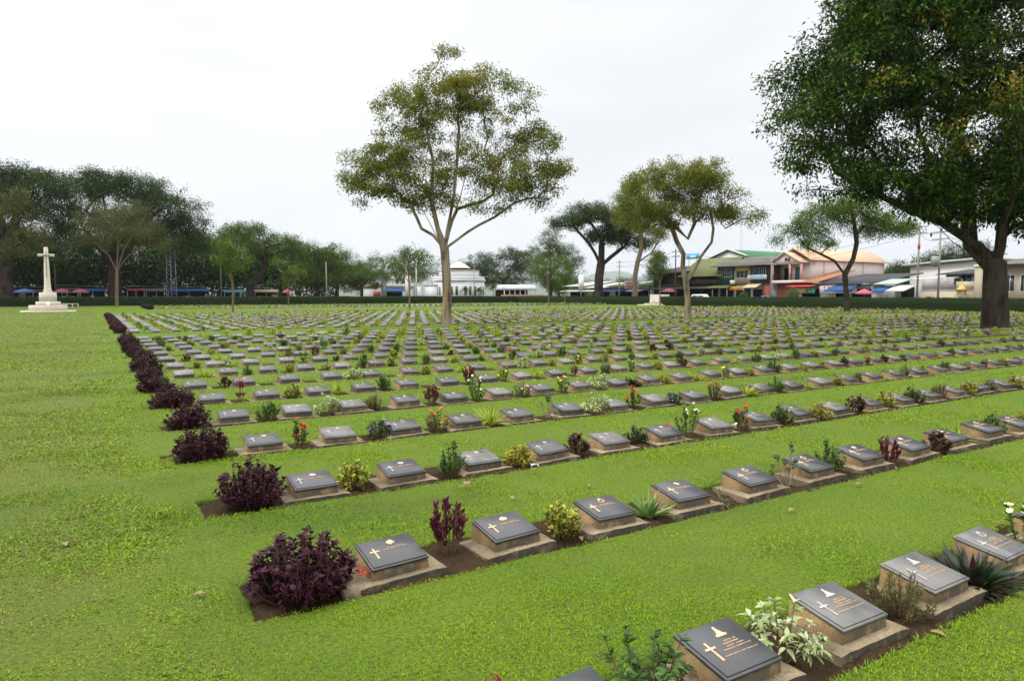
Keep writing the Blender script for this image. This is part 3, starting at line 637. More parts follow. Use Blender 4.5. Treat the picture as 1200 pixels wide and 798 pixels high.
# ================================================================== grave markers
M_conc = mat('pedestal_concrete', (.40, .275, .135), .9, .2, rnd=.2, noise=[(7, .7, (.29, .18, .075), .2), (60, .6, (.15, .10, .055), .16), (3.2, .5, (.10, .07, .04), .12)], bump=[(90, .5, .004), (25, .3, .006)])
M_slab = mat('slab_concrete', (.34, .25, .145), .92, .2, rnd=.18, noise=[(5, .8, (.19, .14, .085), .2), (50, .75, (.085, .068, .045), .14), (140, .55, (.42, .34, .22), .12), (2.6, .7, (.075, .062, .042), .12)], bump=[(80, .6, .004), (20, .3, .008)])
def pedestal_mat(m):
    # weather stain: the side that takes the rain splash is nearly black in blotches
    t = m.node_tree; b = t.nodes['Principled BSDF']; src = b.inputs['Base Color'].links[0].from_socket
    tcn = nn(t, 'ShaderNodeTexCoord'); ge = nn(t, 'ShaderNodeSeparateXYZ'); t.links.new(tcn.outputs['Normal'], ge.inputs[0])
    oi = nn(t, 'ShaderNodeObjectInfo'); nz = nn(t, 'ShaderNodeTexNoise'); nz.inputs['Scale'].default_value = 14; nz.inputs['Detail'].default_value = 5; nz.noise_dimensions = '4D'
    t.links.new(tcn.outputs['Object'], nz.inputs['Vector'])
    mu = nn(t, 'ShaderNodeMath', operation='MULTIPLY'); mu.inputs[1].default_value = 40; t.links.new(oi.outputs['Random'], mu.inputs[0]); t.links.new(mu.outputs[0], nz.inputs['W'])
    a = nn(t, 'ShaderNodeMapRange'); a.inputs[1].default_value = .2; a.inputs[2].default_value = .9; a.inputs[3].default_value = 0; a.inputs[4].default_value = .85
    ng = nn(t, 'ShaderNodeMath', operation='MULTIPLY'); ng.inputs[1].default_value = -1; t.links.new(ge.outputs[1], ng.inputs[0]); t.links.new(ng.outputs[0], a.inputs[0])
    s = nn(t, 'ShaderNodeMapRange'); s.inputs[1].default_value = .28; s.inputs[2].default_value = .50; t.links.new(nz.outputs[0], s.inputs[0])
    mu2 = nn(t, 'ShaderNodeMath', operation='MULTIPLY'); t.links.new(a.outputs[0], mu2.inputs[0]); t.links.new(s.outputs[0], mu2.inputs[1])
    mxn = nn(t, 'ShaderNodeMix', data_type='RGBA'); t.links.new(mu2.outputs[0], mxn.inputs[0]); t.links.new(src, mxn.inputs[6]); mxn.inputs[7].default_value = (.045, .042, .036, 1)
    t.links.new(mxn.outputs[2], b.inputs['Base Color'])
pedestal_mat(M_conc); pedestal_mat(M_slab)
M_bronze = mat('dark_bronze', (.046, .0455, .048), .33, .5, rnd=.25, noise=[(4, .5, (.075, .078, .086), .2), (220, .35, (.035, .036, .042), .2)], bump=[(350, .15, .001)])
M_bronze2 = mat('weathered_bronze', (.078, .079, .081), .42, .5, rnd=.25, noise=[(5, .8, (.16, .16, .155), .14, (1, .35, 1)), (16, .7, (.04, .042, .048), .15, (1, .3, 1)), (2.4, .5, (.20, .19, .17), .1)], bump=[(350, .15, .001)])
M_gold = mat('polished_bronze', (.80, .60, .36), .4, .5, noise=[(30, .4, (.6, .43, .25), .2)])
M_gold2 = mat('tarnished_bronze', (.58, .52, .45), .5, .5, noise=[(30, .5, (.36, .32, .28), .2)])
M_copper = mat('copper_letters', (.42, .27, .16), .5, .5)
TILT = math.atan2(.06, .33)
PZ0, PZ1 = .108, .170                    # pedestal height at its front and back (slab top .045)
def slope_xf(g):                          # a flat layout (u, v, w) laid on the sloping top
    c, s = cos(TILT), sin(TILT); M = np.array([(1, 0, 0), (0, c, -s), (0, s, c)])
    return g.xf(M, (0, .045, (PZ0 + PZ1) / 2))
def wob(g, a, seed):
    r = np.random.default_rng(seed)
    for v in g.V: v += r.normal(size=v.shape) * a
    return g
def chamfer_plate(g, hx, hy, z0, z1, b):
    V = []
    for x, y, z in ((hx, hy, z0), (hx, hy, z1 - b), (hx - b, hy - b, z1)): V += [(-x, -y, z), (x, -y, z), (x, y, z), (-x, y, z)]
    F = [(0, 3, 2, 1), (8, 9, 10, 11)] + [(a + i, a + (i + 1) % 4, a + 4 + (i + 1) % 4, a + 4 + i) for a in (0, 4) for i in range(4)]
    return g.add(V, F)
def slab_geo(seed):
    g = Geo(); r = np.random.default_rng(seed)
    n = 9; xs = np.linspace(-.3, .3, n); ys = np.linspace(-.185, .225, 7)
    Xg, Yg = np.meshgrid(xs, ys, indexing='ij'); inner = (np.abs(Xg) < .29) & (np.abs(Yg) < .2)
    Z = np.where(inner, .045, .038) + r.normal(size=Xg.shape) * .0018
    ex = r.normal(size=Xg.shape) * .0014
    g.add(np.stack([Xg + ex * (~inner), Yg + ex.T.reshape(Xg.shape) * (~inner), Z], -1), np.array([[i * 7 + j, (i + 1) * 7 + j, (i + 1) * 7 + j + 1, i * 7 + j + 1] for i in range(n - 1) for j in range(6)]))
    V = g.V[0]; ring = [i * 7 for i in range(n)] + [(n - 1) * 7 + j for j in range(1, 7)] + [i * 7 + 6 for i in range(n - 2, -1, -1)] + [j for j in range(5, 0, -1)]
    m = len(ring); T = V[ring]; B = T.copy(); B[:, 2] = -.07; B[:, :2] *= 1.012
    g.add(np.concatenate([T, B]), np.array([[i, m + i, m + (i + 1) % m, (i + 1) % m] for i in range(m)]))
    return g
def ped_geo():
    g = Geo(); a = .193; y0, y1 = -.115, .205; b = .004
    def ring(z0, z1, ins): return [(-a + ins, y0 + ins, z0), (a - ins, y0 + ins, z0), (a - ins, y1 - ins, z1), (-a + ins, y1 - ins, z1)]
    V = ring(.03, .03, -.006) + ring(PZ0 - .006, PZ1 - .006, 0) + ring(PZ0, PZ1, b)
    return g.add(V, [(8, 9, 10, 11)] + [(q + i, q + (i + 1) % 4, q + 4 + (i + 1) % 4, q + 4 + i) for q in (0, 4) for i in range(4)])
def plaque_geo():
    g = Geo(); chamfer_plate(g, .197, .172, -.001, .014, .003); chamfer_plate(g, .183, .158, .0138, .023, .003); return slope_xf(g)
PT = .023
def poly_plate(g, pts, z0=PT - .001, z1=PT + .005): return g.prism(pts, 'z', z0, z1)
def cross_geo():
    g = Geo(); cx_ = -.115; w = .0068; y0 = -.012
    poly_plate(g, [(cx_ - w, y0 - .066), (cx_ + w, y0 - .066), (cx_ + w * .75, y0 + .014), (cx_ + .033, y0 + .013), (cx_ + .033, y0 + .026), (cx_ + w * .75, y0 + .025), (cx_ + w * .8, y0 + .062), (cx_ - w * .8, y0 + .062), (cx_ - w * .75, y0 + .025), (cx_ - .033, y0 + .026), (cx_ - .033, y0 + .013), (cx_ - w * .75, y0 + .014)], PT - .001, PT + .006)
    return slope_xf(g)
def emblem_geo(kind):
    g = Geo(); ex, ey = .025, .085
    if kind == 0:     # rayed star with a boss
        pts = []
        for i in range(32):
            a = i * pi / 16; r = (.040, .033, .026, .033)[i % 4] * (1.04 if i % 8 < 4 else .93); pts.append((ex + r * sin(a), ey + r * cos(a)))
        poly_plate(g, pts); g.lathe([(.016, PT), (.016, PT + .009), (.011, PT + .010), (.009, PT + .007)], 12, (ex, ey, 0))
    elif kind == 1:   # crowned crest over a scroll
        for dx, hh in ((-.028, .024), (-.014, .036), (0, .042), (.014, .036), (.028, .024)): poly_plate(g, [(ex + dx - .008, ey - .012), (ex + dx + .008, ey - .012), (ex + dx + .006, ey - .012 + hh * .7), (ex + dx, ey - .01 + hh), (ex + dx - .006, ey - .012 + hh * .7)])
        poly_plate(g, [(ex + .042 * cos(a), ey - .010 + .026 * sin(a)) for a in np.linspace(pi, 2 * pi, 10)] + [(ex + .030 * cos(a), ey - .008 + .012 * sin(a)) for a in np.linspace(2 * pi, pi, 10)], PT - .001, PT + .006)
    elif kind == 2:   # tall pointed badge on a winged foot
        poly_plate(g, [(ex - .042, ey - .034), (ex + .042, ey - .034), (ex + .046, ey - .020), (ex + .024, ey - .010), (ex + .016, ey + .012), (ex + .010, ey + .02), (ex + .008, ey + .045), (ex, ey + .056), (ex - .008, ey + .045), (ex - .010, ey + .02), (ex - .016, ey + .012), (ex - .024, ey - .010), (ex - .046, ey - .020)])
        g.lathe([(.012, PT), (.012, PT + .009), (.008, PT + .007)], 10, (ex, ey - .012, 0))
    elif kind == 3:   # oval wreath, crowned
        for i in range(18):
            a = i * pi / 9; poly_plate(g, [(ex + r_ * .034 * cos(a + o), ey - .006 + r_ * .030 * sin(a + o)) for r_, o in ((.7, 0), (1.0, -.12), (1.12, .05), (.95, .2))], PT - .001, PT + .004 + .001 * (i % 2))
        poly_plate(g, [(ex - .016, ey + .022), (ex + .016, ey + .022), (ex + .02, ey + .038), (ex + .008, ey + .032), (ex, ey + .046), (ex - .008, ey + .032), (ex - .02, ey + .038)], PT - .001, PT + .0065)
    else:             # grenade with flames
        g.lathe([(.018, PT), (.016, PT + .007), (.006, PT + .010)], 14, (ex + .01, ey - .014, 0))
        for dx in (-.03, -.015, 0, .012): poly_plate(g, [(ex + dx * .5, ey - .004), (ex + dx * .5 + .012, ey - .002), (ex + dx + .004, ey + .040 - abs(dx) * .3)])
    for v in g.V: v[:, :2] = (v[:, :2] - [ex, ey]) * .8 + [ex, ey]
    return slope_xf(g)
def inscription_geo(seed, lines=4):
    r = np.random.default_rng(seed); g = Geo(); v = .022
    rows = [(.030, .085), (.050, .10), (.055, .105), (.085, .16)][:lines] if lines == 4 else [(.05, .10), (.08, .15)]
    for q, (hw, tot) in enumerate(rows + ([(.13, .24)] if lines == 4 else [])):
        if q == 4: v -= .018; x = -.085; x1 = .15
        else: x = .03 - hw; x1 = .045 + hw
        hgt = .011 if q in (0, 1) else .008
        while x < x1:
            w = r.uniform(.004, .007)
            if r.random() < .18: x += .007; continue
            for (a0, a1, b0, b1) in ((0, .3, 0, 1), (.7, 1, 0, 1) if r.random() < .6 else (.3, 1, .75, 1), (.3, .7, .4, .6) if r.random() < .5 else (.3, 1, 0, .22)):
                poly_plate(g, [(x + w * a0, v + hgt * b0), (x + w * a1, v + hgt * b0), (x + w * a1, v + hgt * b1), (x + w * a0, v + hgt * b1)], PT - .001, PT + .0025)
            x += w + .0022
        v -= .017
    return slope_xf(g)
SLABS = [slab_geo(i).mesh('base_slab', False, M_slab) for i in range(4)]
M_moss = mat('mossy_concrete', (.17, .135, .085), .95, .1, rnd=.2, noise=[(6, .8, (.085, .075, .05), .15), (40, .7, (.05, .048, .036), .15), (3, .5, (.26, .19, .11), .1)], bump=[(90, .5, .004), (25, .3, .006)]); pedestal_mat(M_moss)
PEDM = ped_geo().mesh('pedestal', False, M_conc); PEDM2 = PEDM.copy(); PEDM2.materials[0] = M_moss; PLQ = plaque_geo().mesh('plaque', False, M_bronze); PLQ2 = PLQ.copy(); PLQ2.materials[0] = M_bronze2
CRS = cross_geo().mesh('cross', False, M_gold); CRS2 = CRS.copy(); CRS2.materials[0] = M_gold2
EMB = [emblem_geo(i).mesh('emblem', False, M_gold) for i in range(5)]; EMB2 = [m.copy() for m in EMB]
for m in EMB2: m.materials[0] = M_gold2
INS = [inscription_geo(5).mesh('inscription', False, M_copper), inscription_geo(6, 2).mesh('inscription', False, M_copper), inscription_geo(9, 2).mesh('inscription', False, M_copper)]
def wordy(s): return len(s.replace(',', '').split())
# ------------------------------------------------------------------ plants of the beds
def stems_leaves(seed, h, rr, nst, lps, L, Wd, t0=.3, open_=.8, droop=.25, prof=(.1, .8, 1, .6, .0), fold=.3, sag=.0, up=.35, base_r=.06, wh=0, irr=.25):
    r = np.random.default_rng(seed); st = Geo(); lf = Geo(); tips = []
    P, D = [], []
    for i in range(nst):
        th = r.uniform(0, 2 * pi); q = math.sqrt(r.random()); ex = rr * q * cos(th); ey = rr * q * sin(th); ez = h * math.sqrt(max(.02, 1 - (q * .93) ** 2)) * r.uniform(1 - irr, 1 + irr * .5)
        b = np.array([base_r * q * cos(th), base_r * q * sin(th), -.03]); e_ = np.array([ex, ey, max(.03, ez)])
        c = (b + e_) / 2 + np.array([ex * .18, ey * .18, -sag]); ts = np.linspace(0, 1, 6)[:, None]
        C = (1 - ts) ** 2 * b + 2 * ts * (1 - ts) * c + ts ** 2 * e_
        st.tube(C, np.linspace(.0055, .002, 6) * (1 + h), 4, cap=False); tips.append(e_)
        tt = r.uniform(t0, 1, lps) ** .8 if not wh else np.repeat(np.linspace(t0, 1, max(1, lps // wh)), wh)[:lps]
        tt = np.append(tt, [1.0] * 3)
        tl = tt[:, None]; Pp = (1 - tl) ** 2 * b + 2 * tl * (1 - tl) * c + tl ** 2 * e_; T = unit(2 * (1 - tl) * (c - b) + 2 * tl * (e_ - c))
        a = r.normal(size=Pp.shape); a -= T * (a * T).sum(1, keepdims=True); a = unit(a)
        P.append(Pp); D.append(unit(T * (1 - open_) + a * open_ + np.array([0, 0, up])))
    P = np.concatenate(P); D = np.concatenate(D); n = len(P)
    N = np.array([0, 0, 1.]) + r.normal(size=(n, 3)) * .3
    s = r.uniform(.6, 1.25, n)
    leaves(P, D, N, L * s, Wd * s, prof, droop * r.uniform(.3, 1.6, n), fold, lf)
    return st, lf, np.array(tips)
def rosette(seed, n, L, Wd, spread=.9, droop=.35, prof=(.7, 1, .8, .45, 0), fold=.35, base=.05, hmin=.2):
    r = np.random.default_rng(seed); th = r.uniform(0, 2 * pi, n); q = r.uniform(0, 1, n) ** .7
    el = 1.45 - q * spread + r.normal(size=n) * .1
    D = np.stack([np.cos(th) * np.cos(el), np.sin(th) * np.cos(el), np.sin(el)], 1)
    P = np.stack([np.cos(th) * base * q, np.sin(th) * base * q, np.full(n, -.02) + r.uniform(0, .03, n)], 1)
    N = np.stack([-np.cos(th) * np.sin(el), -np.sin(th) * np.sin(el), np.cos(el)], 1)
    return leaves(P, D, N, L * r.uniform(.6, 1.15, n), Wd * r.uniform(.8, 1.2, n), prof, droop * r.uniform(.4, 1.5, n), fold)
def blossoms(seed, pts, size, petals=5, g=None, per=1, spread=0.):
    r = np.random.default_rng(seed); g = g or Geo()
    for p in pts:
        for _ in range(per):
            c = p + r.normal(size=3) * spread; ax = unit(r.normal(size=3) * .5 + np.array([0, 0, 1.]))
            a = np.cross(ax, [1, .2, 0]); a = unit(a); b_ = np.cross(ax, a); th = np.arange(petals) * 2 * pi / petals
            D = a * np.cos(th)[:, None] + b_ * np.sin(th)[:, None] + ax * .35
            rhomb(np.repeat(c[None], petals, 0), D, np.repeat(ax[None], petals, 0), size, size * .9, -.1, g)
    return g
M_stem = mat('plant_stem', (.13, .085, .05), .85, .2); M_gstem = mat('green_stem', (.09, .12, .03), .7, .3)
PL = dict(
    purple=leaf_mat('purple_leaves', [(.014, .004, .008), (.030, .007, .015), (.048, .010, .022), (.080, .018, .030)], .12, .45, .28, 6, .3),
    maroon=leaf_mat('maroon_leaves', [(0.055, 0.013, 0.022), (0.110, 0.022, 0.039), (0.176, 0.033, 0.055)], .25, .4, .4, 8, .3),
    redbrown=leaf_mat('redbrown_leaves', [(.035, .022, .014), (.09, .03, .022), (.05, .06, .02)], .25, .45, .4, 8, .3),
    croton=leaf_mat('croton_leaves', [(0.039, 0.077, 0.011), (0.110, 0.165, 0.013), (0.418, 0.396, 0.033), (0.550, 0.506, 0.110)], .2, .4, .4, 9, .3),
    lime=leaf_mat('lime_leaves', [(0.125, 0.200, 0.015), (0.275, 0.350, 0.025), (0.450, 0.500, 0.050)], .3, .4, .4, 6, .3),
    golden=leaf_mat('golden_leaves', [(.16, .17, .012), (.32, .30, .02), (.42, .40, .05)], .3, .4, .4, 6, .3),
    green=leaf_mat('green_leaves', [(0.031, 0.077, 0.014), (0.063, 0.140, 0.021), (0.112, 0.210, 0.035)], .25, .4, .4, 6, .3),
    dkgreen=leaf_mat('darkgreen_leaves', [(0.014, 0.039, 0.011), (0.028, 0.070, 0.017), (0.049, 0.105, 0.025)], .2, .35, .5, 6, .3),
    aloe=leaf_mat('aloe_leaves', [(0.087, 0.160, 0.036), (0.145, 0.246, 0.058), (0.217, 0.319, 0.087)], .15, .4, .4, 6, .3),
    pale=leaf_mat('variegated_leaves', [(.16, .26, .06), (.35, .42, .18), (.55, .58, .36)], .25, .4, .4, 12, .2),
    dull=leaf_mat('wispy_leaves', [(0.075, 0.075, 0.027), (0.138, 0.125, 0.044), (0.100, 0.138, 0.037), (0.237, 0.175, 0.088)], .25, .6, .3, 8, .3),
    rhoeo=leaf_mat('rhoeo_leaves', [(.012, .030, .010), (.022, .05, .016), (.05, .015, .025)], .12, .35, .5, 12, .2))
FL = {k: mat('petal_' + k, c, .6, .3) for k, c in dict(red=(.62, .035, .02), orange=(.7, .18, .03), white=(.82, .80, .72), violet=(.30, .16, .55), pink=(.75, .30, .42), yellow=(.80, .62, .06), cream=(.80, .74, .42)).items()}
def P_(kind, sd):
    """parts of one plant: list of (part name, geometry, material)"""
    if kind == 'purple_shrub':
        st, lf, tp = stems_leaves(sd, .37, .36, 135, 17, .058, .029, .2, .75, .25, base_r=.14, irr=.42); return [('stems', st, M_stem), ('foliage', lf, PL['purple'])]
    if kind == 'croton_bush':
        st, lf, tp = stems_leaves(sd, .27, .17, 34, 13, .06, .026, .25, .75, .2, base_r=.06); return [('stems', st, M_stem), ('foliage', lf, PL['croton'])]
    if kind == 'golden_bush':
        st, lf, tp = stems_leaves(sd, .25, .2, 40, 12, .05, .024, .25, .8, .15, base_r=.07); return [('stems', st, M_stem), ('foliage', lf, PL['golden'])]
    if kind == 'burgundy_shrub':
        st, lf, tp = stems_leaves(sd, .38, .18, 18, 18, .07, .022, .35, .55, .15, base_r=.03, up=.5); return [('stems', st, M_stem), ('foliage', lf, PL['maroon'])]
    if kind == 'bronze_leaf_bush':
        st, lf, tp = stems_leaves(sd, .30, .17, 22, 16, .065, .03, .3, .7, .2, base_r=.04); return [('stems', st, M_stem), ('foliage', lf, PL['redbrown'])]
    if kind == 'leafy_bush':
        st, lf, tp = stems_leaves(sd, .30, .18, 30, 18, .055, .022, .3, .7, .25, base_r=.05, irr=.4); return [('stems', st, M_stem), ('foliage', lf, PL['green'])]
    if kind == 'dark_green_bush':
        st, lf, tp = stems_leaves(sd, .22, .17, 34, 12, .05, .022, .2, .75, .2, base_r=.05); return [('stems', st, M_stem), ('foliage', lf, PL['dkgreen'])]
    if kind == 'violet_flower_bush':
        st, lf, tp = stems_leaves(sd, .23, .18, 36, 12, .06, .018, .2, .75, .3, base_r=.05); return [('stems', st, M_stem), ('foliage', lf, PL['dkgreen']), ('blossoms', blossoms(sd, tp[::4] + [0, 0, .015], .028, 5), FL['violet'])]
    if kind == 'red_flower_shrub':
        st, lf, tp = stems_leaves(sd, .40, .13, 14, 20, .06, .026, .3, .7, .2, base_r=.03, up=.3); return [('stems', st, M_stem), ('foliage', lf, PL['green']), ('blossoms', blossoms(sd, tp[::2] + [0, 0, .02], .022, 5, None, 6, .016), FL['red'])]
    if kind == 'orange_flower_shrub':
        st, lf, tp = stems_leaves(sd, .33, .18, 20, 16, .055, .02, .3, .7, .3, base_r=.04); return [('stems', st, M_stem), ('foliage', lf, PL['dull']), ('blossoms', blossoms(sd, tp[::3] + [0, 0, .015], .02, 5, None, 4, .014), FL['orange'])]
    if kind == 'grassy_clump': return [('foliage', rosette(sd, 85, .40, .016, .95, .4), PL['lime'])]
    if kind == 'dracaena': return [('foliage', rosette(sd, 60, .50, .026, 1.0, .45), PL['lime'])]
    if kind == 'aloe_plant': return [('foliage', rosette(sd, 44, .34, .036, 1.05, .12, (.9, 1, .75, .4, 0), .5, .06), PL['aloe'])]
    if kind == 'spider_plant': return [('foliage', rosette(sd, 34, .24, .015, 1.35, .6, (.7, 1, .8, .4, 0)), PL['dull'])]
    if kind == 'boat_lily': return [('foliage', rosette(sd, 170, .27, .038, 1.05, .25, (.8, 1, .85, .45, 0), .3, .18), PL['rhoeo'])]
    if kind == 'white_leaf_bush':
        st, lf, tp = stems_leaves(sd, .35, .26, 18, 16, .085, .027, .45, .8, .5, base_r=.04, sag=-.02); return [('stems', st, M_stem), ('foliage', lf, PL['pale'])]
    if kind == 'wispy_bush':
        st, lf, tp = stems_leaves(sd, .28, .19, 46, 30, .042, .007, .15, .6, .2, base_r=.05); return [('stems', st, M_stem), ('foliage', lf, PL['dull'])]
    if kind == 'rose_bush':
        st, lf, tp = stems_leaves(sd, .48, .2, 15, 20, .05, .026, .3, .8, .2, base_r=.04); return [('stems', st, M_gstem), ('foliage', lf, PL['green']), ('blossoms', blossoms(sd, tp[::2] + [0, 0, .02], .03, 6, None, 2, .012), FL['cream'])]
    if kind == 'yellow_rose':
        st, lf, tp = stems_leaves(sd, .36, .16, 11, 16, .05, .028, .3, .8, .2, base_r=.03); return [('stems', st, M_gstem), ('foliage', lf, PL['green']), ('blossoms', blossoms(sd, tp[::3] + [0, 0, .02], .04, 6, None, 2, .012), FL['yellow'])]
    if kind == 'pink_flower_bush':
        st, lf, tp = stems_leaves(sd, .28, .2, 26, 10, .05, .02, .2, .75, .3, base_r=.05); return [('stems', st, M_stem), ('foliage', lf, PL['dkgreen']), ('blossoms', blossoms(sd, tp[::3] + [0, 0, .015], .032, 5), FL['pink'])]
    if kind == 'bare_shrub':
        st, lf, tp = stems_leaves(sd, .40, .18, 9, 6, .05, .026, .75, .8, .2, base_r=.03, irr=.3); return [('stems', st, mat('bare_stem', (.25, .21, .15), .85, .2)), ('foliage', lf, PL['dkgreen'])]
    if kind == 'sprig_bush':
        st, lf, tp = stems_leaves(sd, .33, .33, 30, 26, .065, .020, .25, .8, .35, base_r=.05, irr=.5); return [('stems', st, M_stem), ('foliage', lf, PL['green'])]
    if kind == 'pink_cordyline':
        st, lf, tp = stems_leaves(sd, .48, .12, 7, 12, .16, .028, .6, .6, .35, base_r=.05, up=.6); return [('stems', st, M_stem), ('foliage', lf, leaf_mat('magenta_leaves', [(.10, .012, .03), (.24, .02, .06), (.38, .03, .09)], .25, .4, .4, 8, .3))]
DESC = dict(purple_shrub='purple shrub', croton_bush='yellow-flecked croton', golden_bush='golden bush', burgundy_shrub='burgundy shrub', bronze_leaf_bush='bronze-leaved bush', leafy_bush='green bush', dark_green_bush='dark-green bush', violet_flower_bush='violet-flowered bush', red_flower_shrub='red-flowered shrub', orange_flower_shrub='orange-flowered shrub', grassy_clump='lime grassy clump', dracaena='tall lime tuft', aloe_plant='spiky aloe', spider_plant='straggly tuft', boat_lily='dark boat-lily', white_leaf_bush='white-leaved bush', wispy_bush='brownish wispy bush', rose_bush='pale rose', yellow_rose='yellow rose', pink_flower_bush='pink-flowered bush', bare_shrub='bare-stemmed shrub', sprig_bush='loose green bush', pink_cordyline='magenta cordyline')
LABEL_ADJ = dict(purple_shrub='dome-shaped dark purple shrub', croton_bush='rounded croton bush with yellow-flecked leaves', golden_bush='compact bush of golden leaves', burgundy_shrub='upright shrub with burgundy leaves', bronze_leaf_bush='bush with bronze and reddish leaves', leafy_bush='small green leafy bush', dark_green_bush='low dark-green bush', violet_flower_bush='dark-green bush with violet flowers', red_flower_shrub='narrow shrub with red flower heads', orange_flower_shrub='thin shrub with orange flowers', grassy_clump='fine-bladed lime grassy clump', dracaena='tall tuft of lime strap leaves', aloe_plant='spiky aloe with thick pale leaves', spider_plant='low straggly tuft of dull leaves', boat_lily='dark boat-lily clump with purplish leaves', white_leaf_bush='bush with white variegated leaves', wispy_bush='wispy brownish fine-leaved bush', rose_bush='rose bush with pale flowers', yellow_rose='thin rose with yellow flowers', pink_flower_bush='dark bush dotted with pink flowers', bare_shrub='nearly bare stemmed shrub', sprig_bush='loose sprawling green bush', pink_cordyline='magenta cordyline tuft')
HAND = {(0, -1): 'pink_cordyline', (0, 0): 'sprig_bush', (0, 1): 'white_leaf_bush', (0, 2): 'wispy_bush', (0, 3): 'boat_lily', (0, 4): 'rose_bush',
        (1, 0): 'burgundy_shrub', (1, 1): 'croton_bush', (1, 2): 'aloe_plant', (1, 3): 'spider_plant', (1, 4): 'bare_shrub', (1, 5): 'leafy_bush', (1, 6): 'burgundy_shrub', (1, 7): 'bronze_leaf_bush', (1, 8): 'grassy_clump', (1, 9): 'leafy_bush',
        (2, 0): 'croton_bush', (2, 1): 'leafy_bush', (2, 2): 'golden_bush', (2, 3): 'bronze_leaf_bush', (2, 4): 'dark_green_bush', (2, 5): 'rose_bush', (2, 6): 'red_flower_shrub', (2, 7): 'leafy_bush', (2, 8): 'golden_bush', (2, 9): 'bronze_leaf_bush', (2, 10): 'croton_bush', (2, 11): 'leafy_bush', (2, 12): 'wispy_bush', (2, 13): 'golden_bush',
        (3, 0): 'red_flower_shrub', (3, 1): 'violet_flower_bush', (3, 2): 'orange_flower_shrub', (3, 3): 'dracaena', (3, 4): 'bare_shrub', (3, 5): 'white_leaf_bush', (3, 6): 'red_flower_shrub', (3, 7): 'violet_flower_bush', (3, 8): 'orange_flower_shrub', (3, 9): 'dracaena', (3, 10): 'leafy_bush',
        (4, 0): 'leafy_bush', (4, 1): 'white_leaf_bush', (4, 2): 'wispy_bush', (4, 3): 'burgundy_shrub', (4, 4): 'rose_bush', (4, 5): 'pink_flower_bush', (4, 6): 'yellow_rose', (4, 7): 'white_leaf_bush', (4, 8): 'boat_lily',
        (5, 0): 'pink_cordyline', (5, 1): 'croton_bush', (5, 2): 'grassy_clump', (5, 3): 'leafy_bush', (5, 5): 'purple_low', (5, 6): 'yellow_rose', (5, 7): 'grassy_clump'}
RANDK = [k for k in DESC if k not in ('purple_shrub', 'pink_cordyline', 'sprig_bush', 'boat_lily', 'bare_shrub')]
RW = [dict(croton_bush=3, golden_bush=1.6, leafy_bush=4, dark_green_bush=2.2, grassy_clump=1.6, dracaena=1.2, wispy_bush=2, white_leaf_bush=1.2, bronze_leaf_bush=1.6, burgundy_shrub=.6, red_flower_shrub=.45, orange_flower_shrub=.35, rose_bush=.35, yellow_rose=.4, pink_flower_bush=.3).get(k, .45) for k in RANDK]
protos = {}
def plant_at(kind, x, y, label, group, rz=None, sc=1.):
    var = R.randrange(3) if kind != 'purple_shrub' else R.randrange(4)
    key = (kind, var); first = key not in protos
    if first:
        root = thing(kind, label, 'plant')
        protos[key] = (root, [obj(nm, g, m, root, nm == 'foliage' and False) for nm, g, m in P_(kind, 31 * var + len(kind))])
        o = root
    else:
        root, parts = protos[key]; o = root.copy(); COL.objects.link(o)
        for p in parts:
            c = p.copy(); COL.objects.link(c); c.parent = o
    o.location = (x, y, -.02); o.rotation_euler = (0, 0, R.uniform(0, 6.28) if rz is None else rz)
    o.scale = (sc * R.uniform(.92, 1.08), sc * R.uniform(.92, 1.08), sc * R.uniform(.9, 1.1))
    tag(o, label, 'shrub' if 'sh' in kind.split('_')[-1] else 'plant', group); return o
# which graves are in view, nearest first
def seen(x, y, m=110):
    px, py, d = proj(x, y, .1); return d > 1.2 and -m < px < 1200 + m and py < 1000
cells = [(k, i, X0 + DX * i, Y0 + DY * k) for k in ROWS for i in range(0, 84) if X0 + DX * i < XEND - .5]
trees_xy = [np.array(base_of(*q)[0]) for q in ((523, 381), (806, 374), (993, 366), (1166, 385), (273, 366), (480, 364))]
def clear_of_trees(x, y): return all(np.hypot(*(np.array([x, y]) - t)) > (1.5 if j == 3 else .55) for j, t in enumerate(trees_xy))
cells = [c for c in cells if clear_of_trees(c[2], c[3]) and seen(c[2], c[3])]
cells.sort(key=lambda c: proj(c[2], c[3], .1)[2])
NEAR = cells[:300]; FARC = cells[300:]
near_set = {(k, i) for k, i, _, _ in NEAR}
kinds = {}
def kind_of(k, i):
    if (k, i) not in kinds:
        v = HAND.get((k, i)); 
        if v == 'purple_low' or v is None: v = R.choices(RANDK, RW)[0] if v is None else 'burgundy_shrub'
        kinds[(k, i)] = v
    return kinds[(k, i)]
EMBK = {(1, 0): 0, (1, 1): 1, (1, 2): 3, (1, 3): 4, (1, 4): 3, (0, 1): 2, (0, 2): 2, (0, 3): 2, (0, 4): 3, (0, 0): 1}
ENAME = ['rayed star badge', 'crowned crest badge', 'pointed badge', 'oval wreath badge', 'grenade badge']
mproto = {}
rowname = lambda k: ordw(k + 1 if k < 15 else k - 1)
